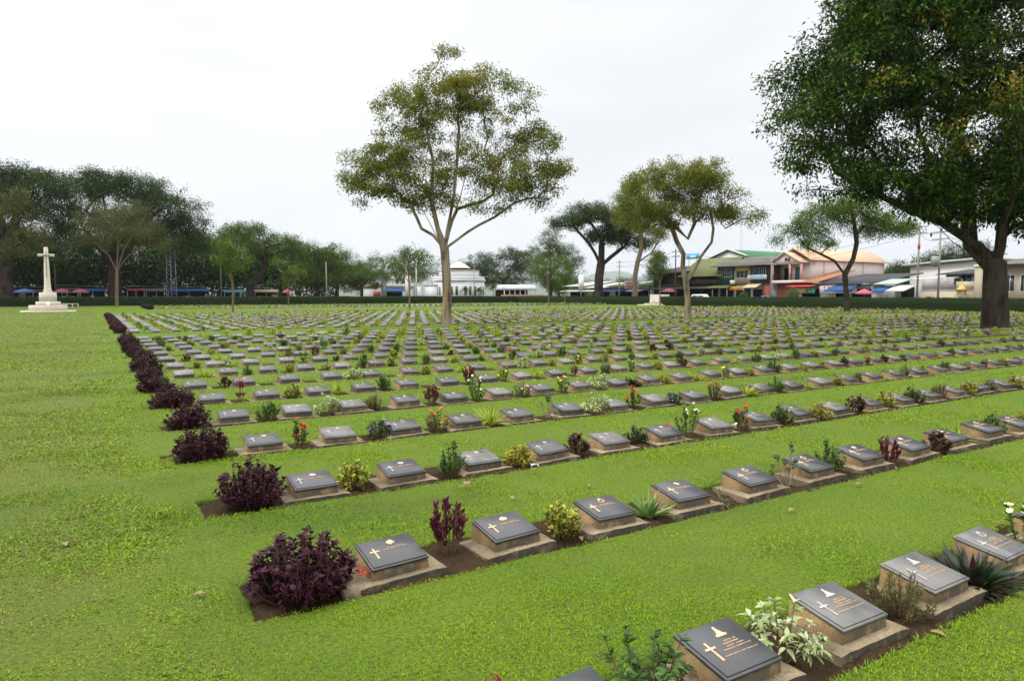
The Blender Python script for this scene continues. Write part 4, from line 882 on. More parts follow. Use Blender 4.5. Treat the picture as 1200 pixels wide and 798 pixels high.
for k, i, x, y in NEAR:
    near = proj(x, y, .1)[2] < 19
    weath = ((k, i) in ((0, 2), (0, 3), (0, 4))) or (k > 1 and R.random() < .28)
    em = EMBK.get((k, i), R.randrange(5)); va = R.randrange(4); ins = 0 if k == 0 else 1 + R.randrange(2)
    lt = 'purple shrub' if i == 0 else DESC[kind_of(k, i - 1)]; rt_ = DESC[kind_of(k, i)]
    if k == 0 and i == 0: lt = DESC['pink_cordyline']
    lab = f"grave marker between {lt} and {rt_}, {ordw(i + 1)} along the {rowname(k)} row"
    if (k, i) in EMBK and k < 2: lab = f"grave marker with {ENAME[em]} between {lt} and {rt_}, {rowname(k)} row"
    if wordy(lab) > 16: lab = f"grave marker between {lt} and {rt_}, {ordw(i + 1)} in {rowname(k)} row"
    moss = k > 1 and R.random() < .4
    key = (near, weath, em, va, ins, k > 1, moss) if near else (near, weath, 0, va, 0, moss)
    if key not in mproto:
        root = thing('grave_marker', lab, 'grave marker'); parts = []
        parts.append(obj('base_slab', SLABS[va], None, root)); parts.append(obj('pedestal', PEDM2 if moss else PEDM, None, root))
        pl = obj('plaque', PLQ2 if weath else PLQ, None, root); parts.append(pl); subs = []
        if near:
            subs = [obj('cross', CRS2 if weath or k > 1 else CRS, None, pl), obj('emblem', EMB2[em] if weath or k > 1 else EMB[em], None, pl), obj('inscription', INS[ins], None, pl)]
        mproto[key] = (root, parts, pl, subs); o = root
    else:
        root, parts, pl, subs = mproto[key]; o = root.copy(); COL.objects.link(o); npl = None
        for p in parts:
            c = p.copy(); COL.objects.link(c); c.parent = o
            if p is pl: npl = c
        for p in subs:
            c = p.copy(); COL.objects.link(c); c.parent = npl
    j = .012
    o.location = (x + R.gauss(0, j), y + .03 + R.gauss(0, j), R.gauss(0, .005) - (.012 if k < 2 else .028 if k < 5 else .045)); o.rotation_euler = (R.gauss(0, .012), R.gauss(0, .014), R.gauss(0, .024))
    tag(o, lab, 'grave marker', 'grave markers in rows')
    if weath: pl_ = None
# plants between the near markers
for k, i, x, y in NEAR:
    kd = kind_of(k, i); dist = proj(x, y, 0)[2]
    px_ = x + DX * .5 + R.gauss(0, .05); py_ = y + .05 + R.gauss(0, .05)
    if kd in ('grassy_clump', 'aloe_plant', 'boat_lily'): py_ += .02
    lab = f"{LABEL_ADJ[kd]} after the {ordw(i + 1)} marker of the {rowname(k)} row"
    if k > 4 and R.random() < .10 and (k, i) not in HAND: continue
    sc = {(0, 1): .74, (0, 0): .9, (5, 0): .7, (3, 0): .9, (1, 6): .75}.get((k, i), .92) if (k, i) in HAND else R.uniform(.58, .95)
    plant_at(kd, px_, py_, lab, 'plants between the grave markers', sc=sc)
plant_at('pink_cordyline', 1.22, Y0 - .02, 'magenta cordyline tuft just poking up before the frontmost row', 'plants between the grave markers', sc=.84)
# dark purple shrubs ending every row
for k in ROWS:
    if k == 0: continue
    sc = {1: 1.04, 2: 1.0, 3: .98}.get(k, R.uniform(.9, 1.06))
    plant_at('purple_shrub', 1.04 + R.gauss(0, .04) * (k > 1), Y0 + k * DY + .05, f"dark purple dome-shaped shrub ending the {rowname(k)} grave row at the open lawn", 'purple shrubs ending the rows', sc=sc * (.86 if k < 5 else .92))
# the farther graves, too many to count
g1, g2, g3 = Geo(), Geo(), Geo(); sl_, pe_, pq_ = Geo().box(-.3, .3, -.185, .225, -.07, .045), ped_geo(), Geo()
chamfer_plate(pq_, .197, .172, -.001, .022, .004); pq_ = slope_xf(pq_)
FAR3 = [(k, i, X3 + .6 + DX * i, Y0 + DY * k) for k in ROWS3 for i in range(0, 78) if X3 + .6 + DX * i < XEND]
FAR3 = [c for c in FAR3 if seen(c[2], c[3])]
for k, i, x, y in FARC + FAR3:
    if R.random() < .02: continue
    t = (x + R.gauss(0, .015), y + .03, R.gauss(0, .008) - .058)
    for gg, s_ in ((g1, sl_), (g2, pe_), (g3, pq_)):
        V, F = s_.data()
        gg.V.append(V + t); gg.F += [f + gg.n for f in F]; gg.n += len(V)
root = thing('distant_grave_markers', 'many small grey grave markers in the farther rows up to the hedge', 'grave markers'); root['kind'] = 'stuff'
for nm, gg, mm in (('base_slabs', g1, M_slab), ('pedestals', g2, M_conc), ('plaques', g3, M_bronze2)):
    o = obj(nm, gg, mm, root); o['kind'] = 'stuff'
# their plants, by leaf colour
far = {}
for k, i, x, y in FARC + FAR3:
    if R.random() < .16: continue
    kd = R.choices(RANDK, RW)[0] if R.random() < .5 else R.choice(['dracaena', 'golden_bush', 'croton_bush', 'grassy_clump'])
    c = dict(croton_bush='croton', golden_bush='golden', burgundy_shrub='maroon', bronze_leaf_bush='redbrown', leafy_bush='green', dark_green_bush='dkgreen', violet_flower_bush='dkgreen', red_flower_shrub='green', orange_flower_shrub='dull', grassy_clump='lime', dracaena='lime', aloe_plant='aloe', spider_plant='dull', white_leaf_bush='pale', wispy_bush='dull', rose_bush='green', yellow_rose='lime', pink_flower_bush='dkgreen')[kd]
    dist = proj(x, y, 0)[2]; n = int(np.clip(1500 / dist, 26, 70)); h = R.uniform(.15, .34); w = R.uniform(.10, .19); ls = .05 + .0008 * dist
    gg = far.setdefault(c, Geo())
    P = rdir(n) * (rng.random((n, 1)) ** .4) * [w, w, h * .55] + [x + DX * .5 + R.gauss(0, .06), y + .05, h * .5]
    if c == 'lime' or c == 'aloe':
        D = (P - [x + DX * .5, y + .05, -.1]) + rdir(n) * .05; gg = rhomb(P - unit(D) * .06, D, rdir(n), .2 + .001 * dist, .035 + .0005 * dist, .2, gg)
    else: rhomb(P, rdir(n) + [0, 0, .4], rdir(n) * .6 + [0, 0, 1.], ls * 1.3, ls * .8, .1, gg)
    if 'flower' in kd or 'rose' in kd:
        fc = kd.split('_')[0]; fc = {'rose': 'cream'}.get(fc, fc); nf = 6
        P = rdir(nf) * [w, w, .04] + [x + DX * .5, y + .05, h]; rhomb(P, rdir(nf) + [0, 0, .5], rdir(nf) + [0, 0, 1.], .06, .05, 0, far.setdefault('petal ' + fc, Geo()))
root = thing('bedding_plants', 'mixed small bushes and flowers filling the farther grave rows', 'plants'); root['kind'] = 'stuff'
for c, gg in far.items():
    o = obj('blossoms' if c.startswith('petal') else 'foliage', gg, FL[c[6:]] if c.startswith('petal') else PL[c], root); o['kind'] = 'stuff'
# purple hedge strip ending the narrow plot
st, lf, tp = stems_leaves(5, .5, .4, 60, 14, .12, .06, .2, .75, .2, base_r=.2)
gg = Geo(); gs = Geo()
for q in range(44, 51):
    for G_, s_ in ((gg, lf), (gs, st)):
        V, F = s_.data(); G_.V.append(V * [1, 2.6, 1] + [X3 - .3, Y0 + q * DY, 0]); G_.F += [f + G_.n for f in F]; G_.n += len(V)
root = thing('low_purple_hedge', 'low dark purple hedge edging the narrow plot by the clipped hedge', 'hedge', (0, 0, 0)); obj('foliage', gg, PL['purple'], root); obj('stems', gs, M_stem, root)
# small things lying about
M_dry = mat('dry_leaf', (.26, .165, .09), .8, .2, noise=[(25, .6, (.22, .14, .08), .2)])
M_poppy = FL['red']; M_wood = mat('pale_wood', (.5, .38, .22), .8, .2)
for px_, py_, s_, lab in ((918, 737, .10, 'brown curled dead leaf on soil between the pointed badge markers'), (1037, 745, .075, 'small brown dead leaf on soil beside the slab edge'), (1090, 742, .085, 'pale brown dead leaf lying near the lawn edge'), (680, 630, .06, 'dry fallen leaf under the yellow-flecked croton')):
    p = at(px_, py_, 1); a = (px_ - 600) / FPX; b_ = (399 - py_) / FPX; t_ = -(CH - .0) / (-sin(PIT) + b_ * cos(PIT)); q = FW * (cos(PIT) + b_ * sin(PIT)) * t_ + RT * a * t_
    th = R.uniform(0, 6); g = leaves([(0, 0, 0)], [(cos(th), sin(th), .1)], [(0, 0, 1)], s_, s_ * .6, (.1, .7, 1, .6, .05), .3, .45)
    o = obj('dead_leaf', g, M_dry, None, True, (q[0], q[1], .012)); tag(o, lab, 'leaf', 'fallen leaves')
def ground_pt(px_, py_, z=0.):
    a = (px_ - 600) / FPX; b_ = (399 - py_) / FPX; t_ = -(CH - z) / (-sin(PIT) + b_ * cos(PIT)); q = FW * (cos(PIT) + b_ * sin(PIT)) * t_ + RT * a * t_
    return q
q = ground_pt(412, 684, .03); g = wob(Geo().box(-.05, .05, -.09, .09, -.06, .03), .003, 3); tag(obj('concrete_block', g, M_slab, None, False, (q[0] - .03, q[1] - .03, 0)), 'small concrete edging block between slab and purple shrub', 'block')
for px_, py_, col, lab in ((418, 672, 'red', 'red paper poppy on a stick by the second row purple shrub'), (540, 568, 'pink', 'pink artificial flower left against a third row slab'), (623, 549, 'white', 'white and red poppy cross lying at a slab corner'), (857, 500, 'white', 'white flower lying on a marker slab in third row'), (478, 472, 'white', 'white flower wreath leaning on a fifth row marker'), (610, 487, 'pink', 'pink flower lying beside a fourth row marker'), (781, 499, 'red', 'red and white ribbon lying on a third row plaque')):
    q = ground_pt(px_, py_, .06); root = thing('grave_flower', lab, 'flower', (q[0], q[1], .05), 0, 'tributes left on graves')
    obj('stick', Geo().tube([(0, 0, 0), (.05, -.03, .02)], .004, 5), M_wood, root)
    obj('petals', blossoms(int(px_), np.array([[.05, -.03, .025], [.02, .01, .02]]), .021, 6, None, 3, .012), FL[col], root)
for n_, (px_, py_) in enumerate(((270, 565), (122, 461), (20, 538), (600, 585), (543, 562), (1050, 552), (690, 573), (75, 640), (240, 700), (930, 600), (1010, 570))):
    q = ground_pt(px_, py_); th = R.uniform(0, 6); g = leaves([(0, 0, 0)], [(cos(th), sin(th), .1)], [(0, 0, 1)], .07, .045, (.1, .7, 1, .6, .05), .2, .4)
    where = ['beside the third row purple shrub', 'far out on the open lawn', 'at the edge of the open lawn', 'between the second and third rows', 'close to the second row', 'before the second row bushes', 'in the lawn strip by the croton', 'alone on the open lawn', 'on the open lawn near the front', 'in the wide front lawn strip', 'under the lawn edge of the second row'][n_]
    tag(obj('fallen_leaf', g, M_dry, None, True, (q[0], q[1], .03)), 'dry brown leaf on grass ' + where, 'leaf', 'fallen leaves on the lawn')
# ================================================================== cross, bench, altar stone
M_stone = mat('white_stone', (.62, .57, .47), .85, .3, noise=[(1.5, .5, (.50, .45, .36), .2), (9, .35, (.44, .40, .33), .2), (.8, .3, (.40, .37, .31), .12, (1, 1, .3))], bump=[(30, .3, .01)])
M_sword = mat('bronze_sword', (.10, .085, .06), .5, .5)
b, d = base_of(57, 365.3)
root = thing('stone_cross', 'tall white stone cross with bronze sword on stepped octagonal base', 'monument', (*b, 0))
def octa(r, z0, z1, r2=None):
    c = 1 / cos(pi / 8); return Geo().lathe([(r * c, z0), (r * c, z1 - .02), (((r2 or r) - .02) * c, z1)], 8, rot=pi / 8)
obj('plinth', octa(2.45, -.1, .10), M_stone, root)
obj('step', octa(1.68, .10, .68), M_stone, root); obj('step', octa(1.08, .68, 1.06, 1.02), M_stone, root); obj('pedestal', octa(.76, 1.06, 2.02, .70), M_stone, root)
g = Geo().lathe([(.46, 2.02), (.45, 2.10), (.36, 2.3), (.33, 2.75), (.31, 2.8), (.20, 6.72), (.17, 6.76)], 8, rot=pi / 8); obj('shaft', g, M_stone, root)
g = Geo().box(-.74, -.16, -.15, .15, 5.76, 6.05, .0); g.box(.16, .74, -.15, .15, 5.76, 6.05); obj('crossarm', g, M_stone, root)
g = Geo(); g.prism([(-.035, 5.7), (.035, 5.7), (.022, 3.7), (0, 3.5), (-.022, 3.7)], 'y', -.31, -.27); g.box(-.03, .03, -.25, -.19, 5.7, 6.2); g.box(-.30, .30, -.24, -.19, 5.84, 5.90); g.lathe([(.03, 6.2), (.05, 6.24), (.03, 6.28)], 8, (0, -.22, 0)); obj('sword', g, M_sword, root)
q = ground_pt(57, 365.3)
g = Geo(); g.lathe([(.16, 0), (.20, .03), (.20, .05), (.10, .06)], 14); 
root = thing('wreath', 'small white wreath propped on the step of the stone cross', 'wreath', (b[0] + .05, b[1] - 1.14, .86)); root.rotation_euler = (1.25, 0, 0)
obj('ring', g, FL['white'], root)
q0, q1 = onY(71, 112, 358), onY(92, 112, 358)
root = thing('white_bench', 'white stone bench on short legs standing before the long hedge', 'bench', ((q0[0] + q1[0]) / 2, 112, 0))
L = (q1[0] - q0[0]); obj('seat', Geo().box(-L / 2, L / 2, -.22, .22, .46, .56), M_stone, root)
for f in (-.47, -.16, .16, .47): obj('leg', Geo().box(f * L - .07, f * L + .07, -.18, .18, -.05, .462), M_stone, root)
q = ground_pt(773, 357.8)
root = thing('altar_stone', 'pale altar-like memorial stone on two low steps by the hedge corner', 'monument', (q[0], q[1], 0), radians(-14))
obj('step', Geo().box(-3.4, 3.4, -1.5, 1.5, -.1, .14), M_stone, root); obj('step', Geo().box(-2.4, 2.4, -1.0, 1.0, .14, .32), M_stone, root)
g = Geo(); g.prism([(-1.66, .32), (1.66, .32), (1.64, .62), (1.58, .66), (1.56, 1.72), (1.50, 1.78), (-1.50, 1.78), (-1.56, 1.72), (-1.58, .66), (-1.64, .62)], 'y', -.46, .46); obj('block', g, M_stone, root)
# ================================================================== buildings along the road (fronts face the cemetery, -X)
def paint(name, c, r=.8, dirt=.4): return mat(name, c, r, .3, noise=[(.5, dirt, tuple(v * .72 for v in c), .2, (1, 1, .35)), (4, dirt * .6, tuple(v * .82 for v in c), .2)])
M_white = paint('white_wall', (.72, .71, .68)); M_cream = paint('cream_wall', (.48, .41, .29)); M_pinkw = paint('pale_pink_wall', (.74, .66, .62)); M_pinkt = paint('pink_trim', (.62, .34, .28)); M_brick = mat('brick_red', (.34, .10, .06), .85, .25, noise=[(14, .5, (.22, .07, .045), .15), (.7, .4, (.25, .10, .07), .2)])
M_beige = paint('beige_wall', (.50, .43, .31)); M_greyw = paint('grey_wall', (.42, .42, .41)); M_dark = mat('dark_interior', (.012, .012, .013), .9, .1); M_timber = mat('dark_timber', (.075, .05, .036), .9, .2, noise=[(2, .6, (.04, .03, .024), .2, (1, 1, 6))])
M_greenp = paint('green_boards', (.018, .085, .048)); M_glass = mat('window_glass', (.03, .04, .045), .12, .6); M_frame = paint('white_frame', (.6, .6, .56), .6, .2)
def roofm(name, c, c2): return mat(name, c, .85, .25, noise=[(1.2, .6, c2, .2), (12, .4, tuple(v * .7 for v in c), .2)], bump=[(1, .0, .01)])
M_rgrey = roofm('grey_roof', (.14, .13, .12), (.08, .075, .072)); M_rorange = roofm('orange_tiles', (.62, .43, .29), (.52, .35, .22)); M_rred = roofm('red_tiles', (.38, .17, .10), (.30, .135, .08)); M_rgreen = roofm('green_sheet_roof', (.06, .17, .08), (.05, .14, .07)); M_rmoss = roofm('mossy_roof', (.15, .165, .06), (.09, .10, .05)); M_rwhite = roofm('pale_sheet_roof', (.55, .54, .50), (.42, .41, .39)); M_rblue = roofm('blue_tarpaulin', (.022, .085, .24), (.018, .055, .16)); M_rgp = roofm('palegreen_sheet', (.36, .45, .38), (.30, .38, .33)); M_rslate = roofm('dark_sheet_roof', (.055, .055, .06), (.035, .035, .04))  # blue tarpaulin darkened: tree shade over the stalls is in its colour
M_yellow = paint('yellow_sign', (.65, .42, .03), .6, .1); M_red = paint('red_sign', (.50, .05, .05), .6, .1); M_signw = paint('white_sign', (.72, .70, .72), .6, .1); M_signg = paint('green_sign', (.02, .26, .17), .6, .1); M_signb = paint('blue_sign', (.10, .42, .70), .5, .05); M_metal = mat('grey_metal', (.28, .29, .30), .5, .5, .3)
XF = 97.6
def yz(px, py, X=XF): p = onX(px, X, py); return p[1], p[2]
def fy(px, X=XF, py=335): return onX(px, X, py)[1]
def fz(px, py, X=XF): return onX(px, X, py)[2]
def wall_box(root, name, px0, px1, ztop, m, X=XF, dep=10, z0=0, inset=0):
    y1, y0 = fy(px0, X), fy(px1, X); return obj(name, Geo().box(X + inset, X + dep, y0, y1, z0, ztop), m, root)
def window(root, y0, y1, z0, z1, X=XF, m=None, bars=3, name='window'):
    f = Geo(); t = .07
    f.box(X - .05, X + .02, y0 - t, y1 + t, z1, z1 + t); f.box(X - .05, X + .02, y0 - t, y1 + t, z0 - t, z0); f.box(X - .05, X + .02, y0 - t, y0, z0, z1); f.box(X - .05, X + .02, y1, y1 + t, z0, z1)
    for i in range(1, bars): yy = y0 + (y1 - y0) * i / bars; f.box(X - .04, X + .01, yy - .025, yy + .025, z0, z1)
    o = obj(name, f, m or M_frame, root); obj('pane', Geo().box(X - .015, X + .012, y0, y1, z0, z1), M_glass, o); return o
def shed(root, name, y0, y1, x0, z0, x1, z1, m, th=.12, corr=True):
    n = max(2, int((y1 - y0) / .5)) if corr else 1
    g = Geo(); ys = np.linspace(y0, y1, n * 2 + 1)
    V = []
    for q, yy in enumerate(ys):
        dz = .05 * (q % 2) if corr else 0
        V += [(x0, yy, z0 + dz), (x1, yy, z1 + dz), (x1, yy, z1 + dz - th), (x0, yy, z0 + dz - th)]
    F = [(q * 4 + a, q * 4 + (a + 1) % 4, q * 4 + 4 + (a + 1) % 4, q * 4 + 4 + a) for q in range(len(ys) - 1) for a in range(4)] + [(0, 3, 2, 1), tuple(len(V) - 4 + a for a in range(4))]
    g.add(V, F); return obj(name, g, m, root)
def gable(root, x0, x1, y0, y1, ze, zr, m, along='y', over=.5, name='roof', th=.14):
    g = Geo()
    if along == 'y':
        xm = (x0 + x1) / 2; sl_ = (zr - ze) / (xm - x0); zo = ze - sl_ * over
        P = [(x0 - over, zo), (xm, zr), (x1 + over, zo), (x1 + over, zo + th), (xm, zr + th), (x0 - over, zo + th)]
        g.prism(P, 'y', y0 - over, y1 + over)
    else:
        ym = (y0 + y1) / 2; sl_ = (zr - ze) / (ym - y0); zo = ze - sl_ * over
        P = [(y0 - over, zo), (ym, zr), (y1 + over, zo), (y1 + over, zo + th), (ym, zr + th), (y0 - over, zo + th)]
        g.prism(P, 'x', x0 - over, x1 + over)
    return obj(name, g, m, root)
def sign(root, y0, y1, z0, z1, m, X=XF - .25, stripes=None, name='sign'):
    o = obj(name, Geo().box(X - .05, X + .03, y0, y1, z0, z1), m, root)
    if stripes:
        g = Geo(); r = random.Random(int(abs(y0) * 10)); 
        for f0, f1, mm in ((.60, .82, 0), (.22, .45, 0)):
            y = y1 - .12 * (y1 - y0)
            while y > y0 + .12 * (y1 - y0):
                w = r.uniform(.12, .32) * (z1 - z0) * .5
                if r.random() > .2: g.box(X - .065, X - .051, y - w * .8, y, z0 + (z1 - z0) * f0, z0 + (z1 - z0) * f1)
                y -= w
        obj('lettering', g, stripes, o)
    return o
# shop row: grey roofed two-storey shophouses
y0, y1 = fy(904), fy(842)
root = thing('shophouse_row', 'two-storey shophouses with long grey roof, green, cream and brown upper floors', 'shophouse', (0, 0, 0))
H2 = fz(870, 312)
wall_box(root, 'ground_floor', 842, 904, 3.7, M_greyw, dep=11)
yb = [fy(842), fy(862), fy(881), fy(904)]
for a, b_, m in ((yb[1], yb[0], M_greenp), (yb[2], yb[1], M_cream), (yb[3], yb[2], M_timber)): obj('upper_floor', Geo().box(XF - .4, XF + 11, a + .02, b_ - .02, 3.72, H2), m, root)
window(root, yb[1] + .6, yb[0] - .8, 4.9, 6.4, XF - .42, bars=5); window(root, yb[2] + .5, yb[1] - .5, 4.7, 5.9, XF - .42, M_frame, 3); window(root, yb[3] + .9, yb[2] - .6, 5.2, 6.3, XF - .42, bars=6)
sign(root, yb[2] + .5, yb[1] - .5, 6.0, 6.7, M_yellow, XF - .46, None); sign(root, yb[3] + .3, yb[2] + .2, 4.35, 5.1, paint('pale_blue_banner', (.55, .62, .68), .6, .1), XF - .9, M_signb)
gable(root, XF - 1.4, XF + 12, yb[3], yb[0], H2, fz(870, 303, XF + 5), M_rgrey, over=.4)
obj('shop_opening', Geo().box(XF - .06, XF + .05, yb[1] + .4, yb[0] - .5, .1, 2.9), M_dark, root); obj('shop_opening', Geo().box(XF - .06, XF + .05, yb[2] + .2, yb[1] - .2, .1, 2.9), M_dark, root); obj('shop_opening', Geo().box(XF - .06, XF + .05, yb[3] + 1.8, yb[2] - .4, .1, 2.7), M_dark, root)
obj('brick_front', Geo().box(XF - .1, XF + .04, yb[3] + .1, yb[3] + 1.7, .0, 3.6), M_brick, root)
shed(root, 'awning', yb[1] + .2, yb[0] + 1.2, XF - 2.2, 3.0, XF, 3.5, M_rmoss); sign(root, yb[1] - 2.6, yb[1] + .6, 2.55, 3.15, M_yellow, XF - 1.0, M_red)
g = Geo(); g2 = Geo(); n = 14; ya, yb_ = yb[3] + 1.6, yb[2] + .4
for q in range(n): (g if q % 2 else g2).prism([(XF - 2.0, 2.95), (XF, 3.75), (XF, 3.83), (XF - 2.0, 3.03)], 'y', ya + (yb_ - ya) * q / n, ya + (yb_ - ya) * (q + 1) / n)
o = obj('striped_awning', g, M_yellow, root); obj('white_stripes', g2, M_white, o)
obj('air_conditioner', Geo().box(XF - .9, XF - .42, yb[1] - .4, yb[1] + .5, 3.6, 4.3), M_white, root)
for yy in (yb[1] + .25, yb[2] + .1, yb[0] - .3): obj('post', Geo().tube([(XF - 1.9, yy, 0), (XF - 1.9, yy, 3.05)], .06, 6), M_metal, root)
# old house under a mossy green roof
root = thing('timber_house', 'old timber house under a steep mossy green roof next to the shophouses', 'house', (0, 0, 0))
ya, yb2 = fy(848, XF + .5), fy(800)
obj('wall', Geo().box(XF + .5, XF + 9, ya + .1, yb2, 0, 5.6), M_timber, root)
gable(root, XF - .2, XF + 9.6, ya + .1, yb2 - .5, 5.6, fz(830, 304, XF + 4.7), M_rmoss, over=.9)
g = Geo().prism([(XF + .5, 5.6), (XF + 9, 5.6), (XF + 4.75, fz(830, 304, XF + 4.7) - .1)], 'y', ya + .1, ya + .25); obj('gable_end', g, M_timber, root)
shed(root, 'lean_to_roof', ya + .3, yb2, XF - 2.2, 2.9, XF + .5, 3.5, M_rslate); obj('balcony_rail', Geo().box(XF - .3, XF - .2, ya + .4, yb2 - .3, 3.7, 4.5), M_timber, root)
window(root, ya + 2, ya + 4, 3.9, 5.1, XF + .48, M_timber); window(root, ya + 5.5, ya + 7.5, 3.9, 5.1, XF + .48, M_timber)
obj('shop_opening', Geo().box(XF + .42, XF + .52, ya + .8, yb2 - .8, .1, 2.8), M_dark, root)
# dark timber shop
root = thing('timber_shop', 'dark open-fronted timber shop with sheet roof behind the maroon umbrella', 'shop', (0, 0, 0))
ya, yb2 = fy(804), fy(762)
obj('wall', Geo().box(XF + 1, XF + 9, ya, yb2, 0, 6.2), M_timber, root); shed(root, 'roof', ya - .4, yb2 + .4, XF - .8, fz(785, 318) - .3, XF + 9.5, fz(785, 314, XF + 9) + .2, M_rslate)
obj('floor_beam', Geo().box(XF - .4, XF + 1, ya, yb2, 3.3, 3.6), M_timber, root); shed(root, 'awning', ya, yb2 - 2, XF - 2.5, 2.8, XF, 3.3, M_rslate)
obj('shop_opening', Geo().box(XF + .92, XF + 1.02, ya + .5, yb2 - .5, .1, 3.0), M_dark, root)
for q in range(5): obj('post', Geo().box(XF - .45, XF - .3, ya + .1 + q * (yb2 - ya - .4) / 4, ya + .25 + q * (yb2 - ya - .4) / 4, 0, 3.3), M_timber, root)
# green roofed hall behind
root = thing('market_hall', 'large white hall with curved gable and green sheet roof behind the shophouses', 'hall', (0, 0, 0))
XH = 116; ya, yb2 = fy(905, XH), fy(842, XH); ze, zr = fz(870, 303, XH), fz(870, 293.5, XH)
ya, yb2 = fy(884, XH), fy(828, XH); ze, zr = fz(880, 303.5, XH), fz(856, 293.5, XH); ym = (ya + yb2) / 2
obj('wall', Geo().box(XH, XH + 26, ya, yb2, 0, ze - .2), M_white, root)
g = Geo().prism([(yb2 + 1.5, ze - 2.5), (yb2 - 1, ze - .4), (yb2 - 3.5, ze + 1.1), (ym + 3, zr - .5), (ym, zr + .3), (ym - 3, zr - .7), (ya + 1, ze + .4), (ya - .5, ze - .6), (ya, 3), (yb2, 3)], 'x', XH - .5, XH - .05); obj('gable_wall', g, M_white, root)
gable(root, XH - .2, XH + 26, ya, yb2, ze, zr, M_rgreen, along='x', over=.8)
# pink house
root = thing('pink_house', 'pale pink two-storey house with arched balcony and orange tiled roof', 'house', (0, 0, 0))
ya, yb2 = fy(942), fy(906); Wd = yb2 - ya; ze = fz(942, 303.5, XF + 1.8); LEN = 22.5
obj('wall', Geo().box(XF + 1.8, XF + LEN, ya, yb2, 3.9, ze), M_pinkw, root); obj('ground_floor', Geo().box(XF + 1.0, XF + LEN, ya + .05, yb2 - .05, 0, 3.6), M_brick, root)
obj('balcony_slab', Geo().box(XF - .6, XF + 1.85, ya - .1, yb2 + .1, 3.62, 4.1), M_pinkw, root)
gable(root, XF + 1.5, XF + LEN, ya, yb2, ze, ze + 1.75, M_rorange, along='x', over=.6); gable(root, XF - .6, XF + 3.5, ya + .5, yb2 - .1, ze - .5, ze + 1.0, M_rorange, along='x', over=.35, name='porch_roof')
g = Geo(); g.prism([(ya + .3, ze - .9), (yb2, ze - .9), (yb2, ze - .35), ((ya + yb2) / 2 + .2, ze + .85), (ya + .3, ze - .35)], 'x', XF - .55, XF - .4); obj('porch_gable', g, M_pinkw, root)
g = Geo()
for yy in (ya + .25, (ya + yb2) / 2 - .6, yb2 - .2): g.box(XF - .55, XF - .3, yy - .14, yy + .14, 4.1, ze - .85)
obj('balcony_columns', g, M_pinkt, root)
g = Geo()
for q in range(26): yy = ya + .2 + q * (Wd - .4) / 25; g.box(XF - .5, XF - .46, yy - .012, yy + .012, 4.1, 5.0)
g.box(XF - .52, XF - .44, ya + .2, yb2 - .2, 5.0, 5.07); obj('railing', g, M_dark, root)
obj('door', Geo().box(XF + 1.74, XF + 1.84, ya + 1.7, ya + 2.9, 4.1, 6.3), paint('teal_door', (.08, .20, .18)), root); obj('doorway', Geo().box(XF + 1.74, XF + 1.84, yb2 - 2.2, yb2 - .8, 4.1, 6.2), M_dark, root)
for q in (5.0, 10.5, 16.0, 22.3): obj('wall_band', Geo().box(XF + q, XF + q + .18, ya - .05, ya + .01, 3.9, ze - .1), M_pinkt, root)
obj('eaves_band', Geo().box(XF + 1.8, XF + LEN, ya - .07, ya + .01, ze - .45, ze - .2), M_pinkt, root); window(root, yb2 - 3.6, yb2 - 2.6, ze - .35, ze + .15, XF - .55, M_pinkt, 2, 'vent_window')
# one-storey shops before it
root = thing('tiled_shop', 'single-storey shop with stepped red-orange roof, yellow and green signboards', 'shop', (0, 0, 0))
ya, yb2 = fy(961), fy(935)
obj('wall', Geo().box(XF + .3, XF + 9, ya, yb2, 0, 3.4), M_white, root); shed(root, 'roof', ya - .2, yb2 + .6, XF - 1.2, fz(945, 331), XF + 9, fz(960, 318, XF + 9), M_rred); shed(root, 'awning', ya, yb2 + .7, XF - 2.2, 3.1, XF + .2, 3.45, M_red, corr=False)
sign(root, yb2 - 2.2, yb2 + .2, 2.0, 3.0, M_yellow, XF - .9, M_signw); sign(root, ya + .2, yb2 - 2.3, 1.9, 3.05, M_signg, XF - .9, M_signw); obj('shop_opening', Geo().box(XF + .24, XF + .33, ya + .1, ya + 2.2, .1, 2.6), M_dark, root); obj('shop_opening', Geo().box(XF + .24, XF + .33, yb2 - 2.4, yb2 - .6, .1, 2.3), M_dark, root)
g = Geo().prism([(XF + 3, 3.4), (XF + 14, 3.4), (XF + 14, 6.0), (XF + 10, 5.8)], 'y', ya, ya + .2)
root = thing('long_roofed_shop', 'shop under a long dark grey roof with pink and white sign and blue awning', 'shop', (0, 0, 0))
ya, yb2 = fy(1024), fy(962)
obj('wall', Geo().box(XF + .3, XF + 11, ya, yb2 - .1, 0, 3.3), M_white, root); shed(root, 'roof', ya - 1, yb2, XF - 1.0, fz(990, 332), XF + 11.5, fz(990, 322, XF + 11), M_rslate)
obj('shop_opening', Geo().box(XF + .22, XF + .33, ya + .4, yb2 - 5, .1, 2.6), M_dark, root); obj('shop_opening', Geo().box(XF + .22, XF + .33, yb2 - 4.2, yb2 - 2.4, .1, 2.3), M_dark, root)
sign(root, yb2 - 6.4, yb2 - .3, 1.95, 3.2, M_signw, XF - .7, M_red)
shed(root, 'blue_awning', fy(1010), fy(981), XF - 3.4, 2.35, XF + .1, 3.4, M_rblue, corr=False)
root = thing('open_stall_shop', 'open-fronted stall with pale green sheet roof, white and blue tarpaulin awnings', 'shop', (0, 0, 0))
ya, yb2 = fy(1078), fy(1012, XF - 3)
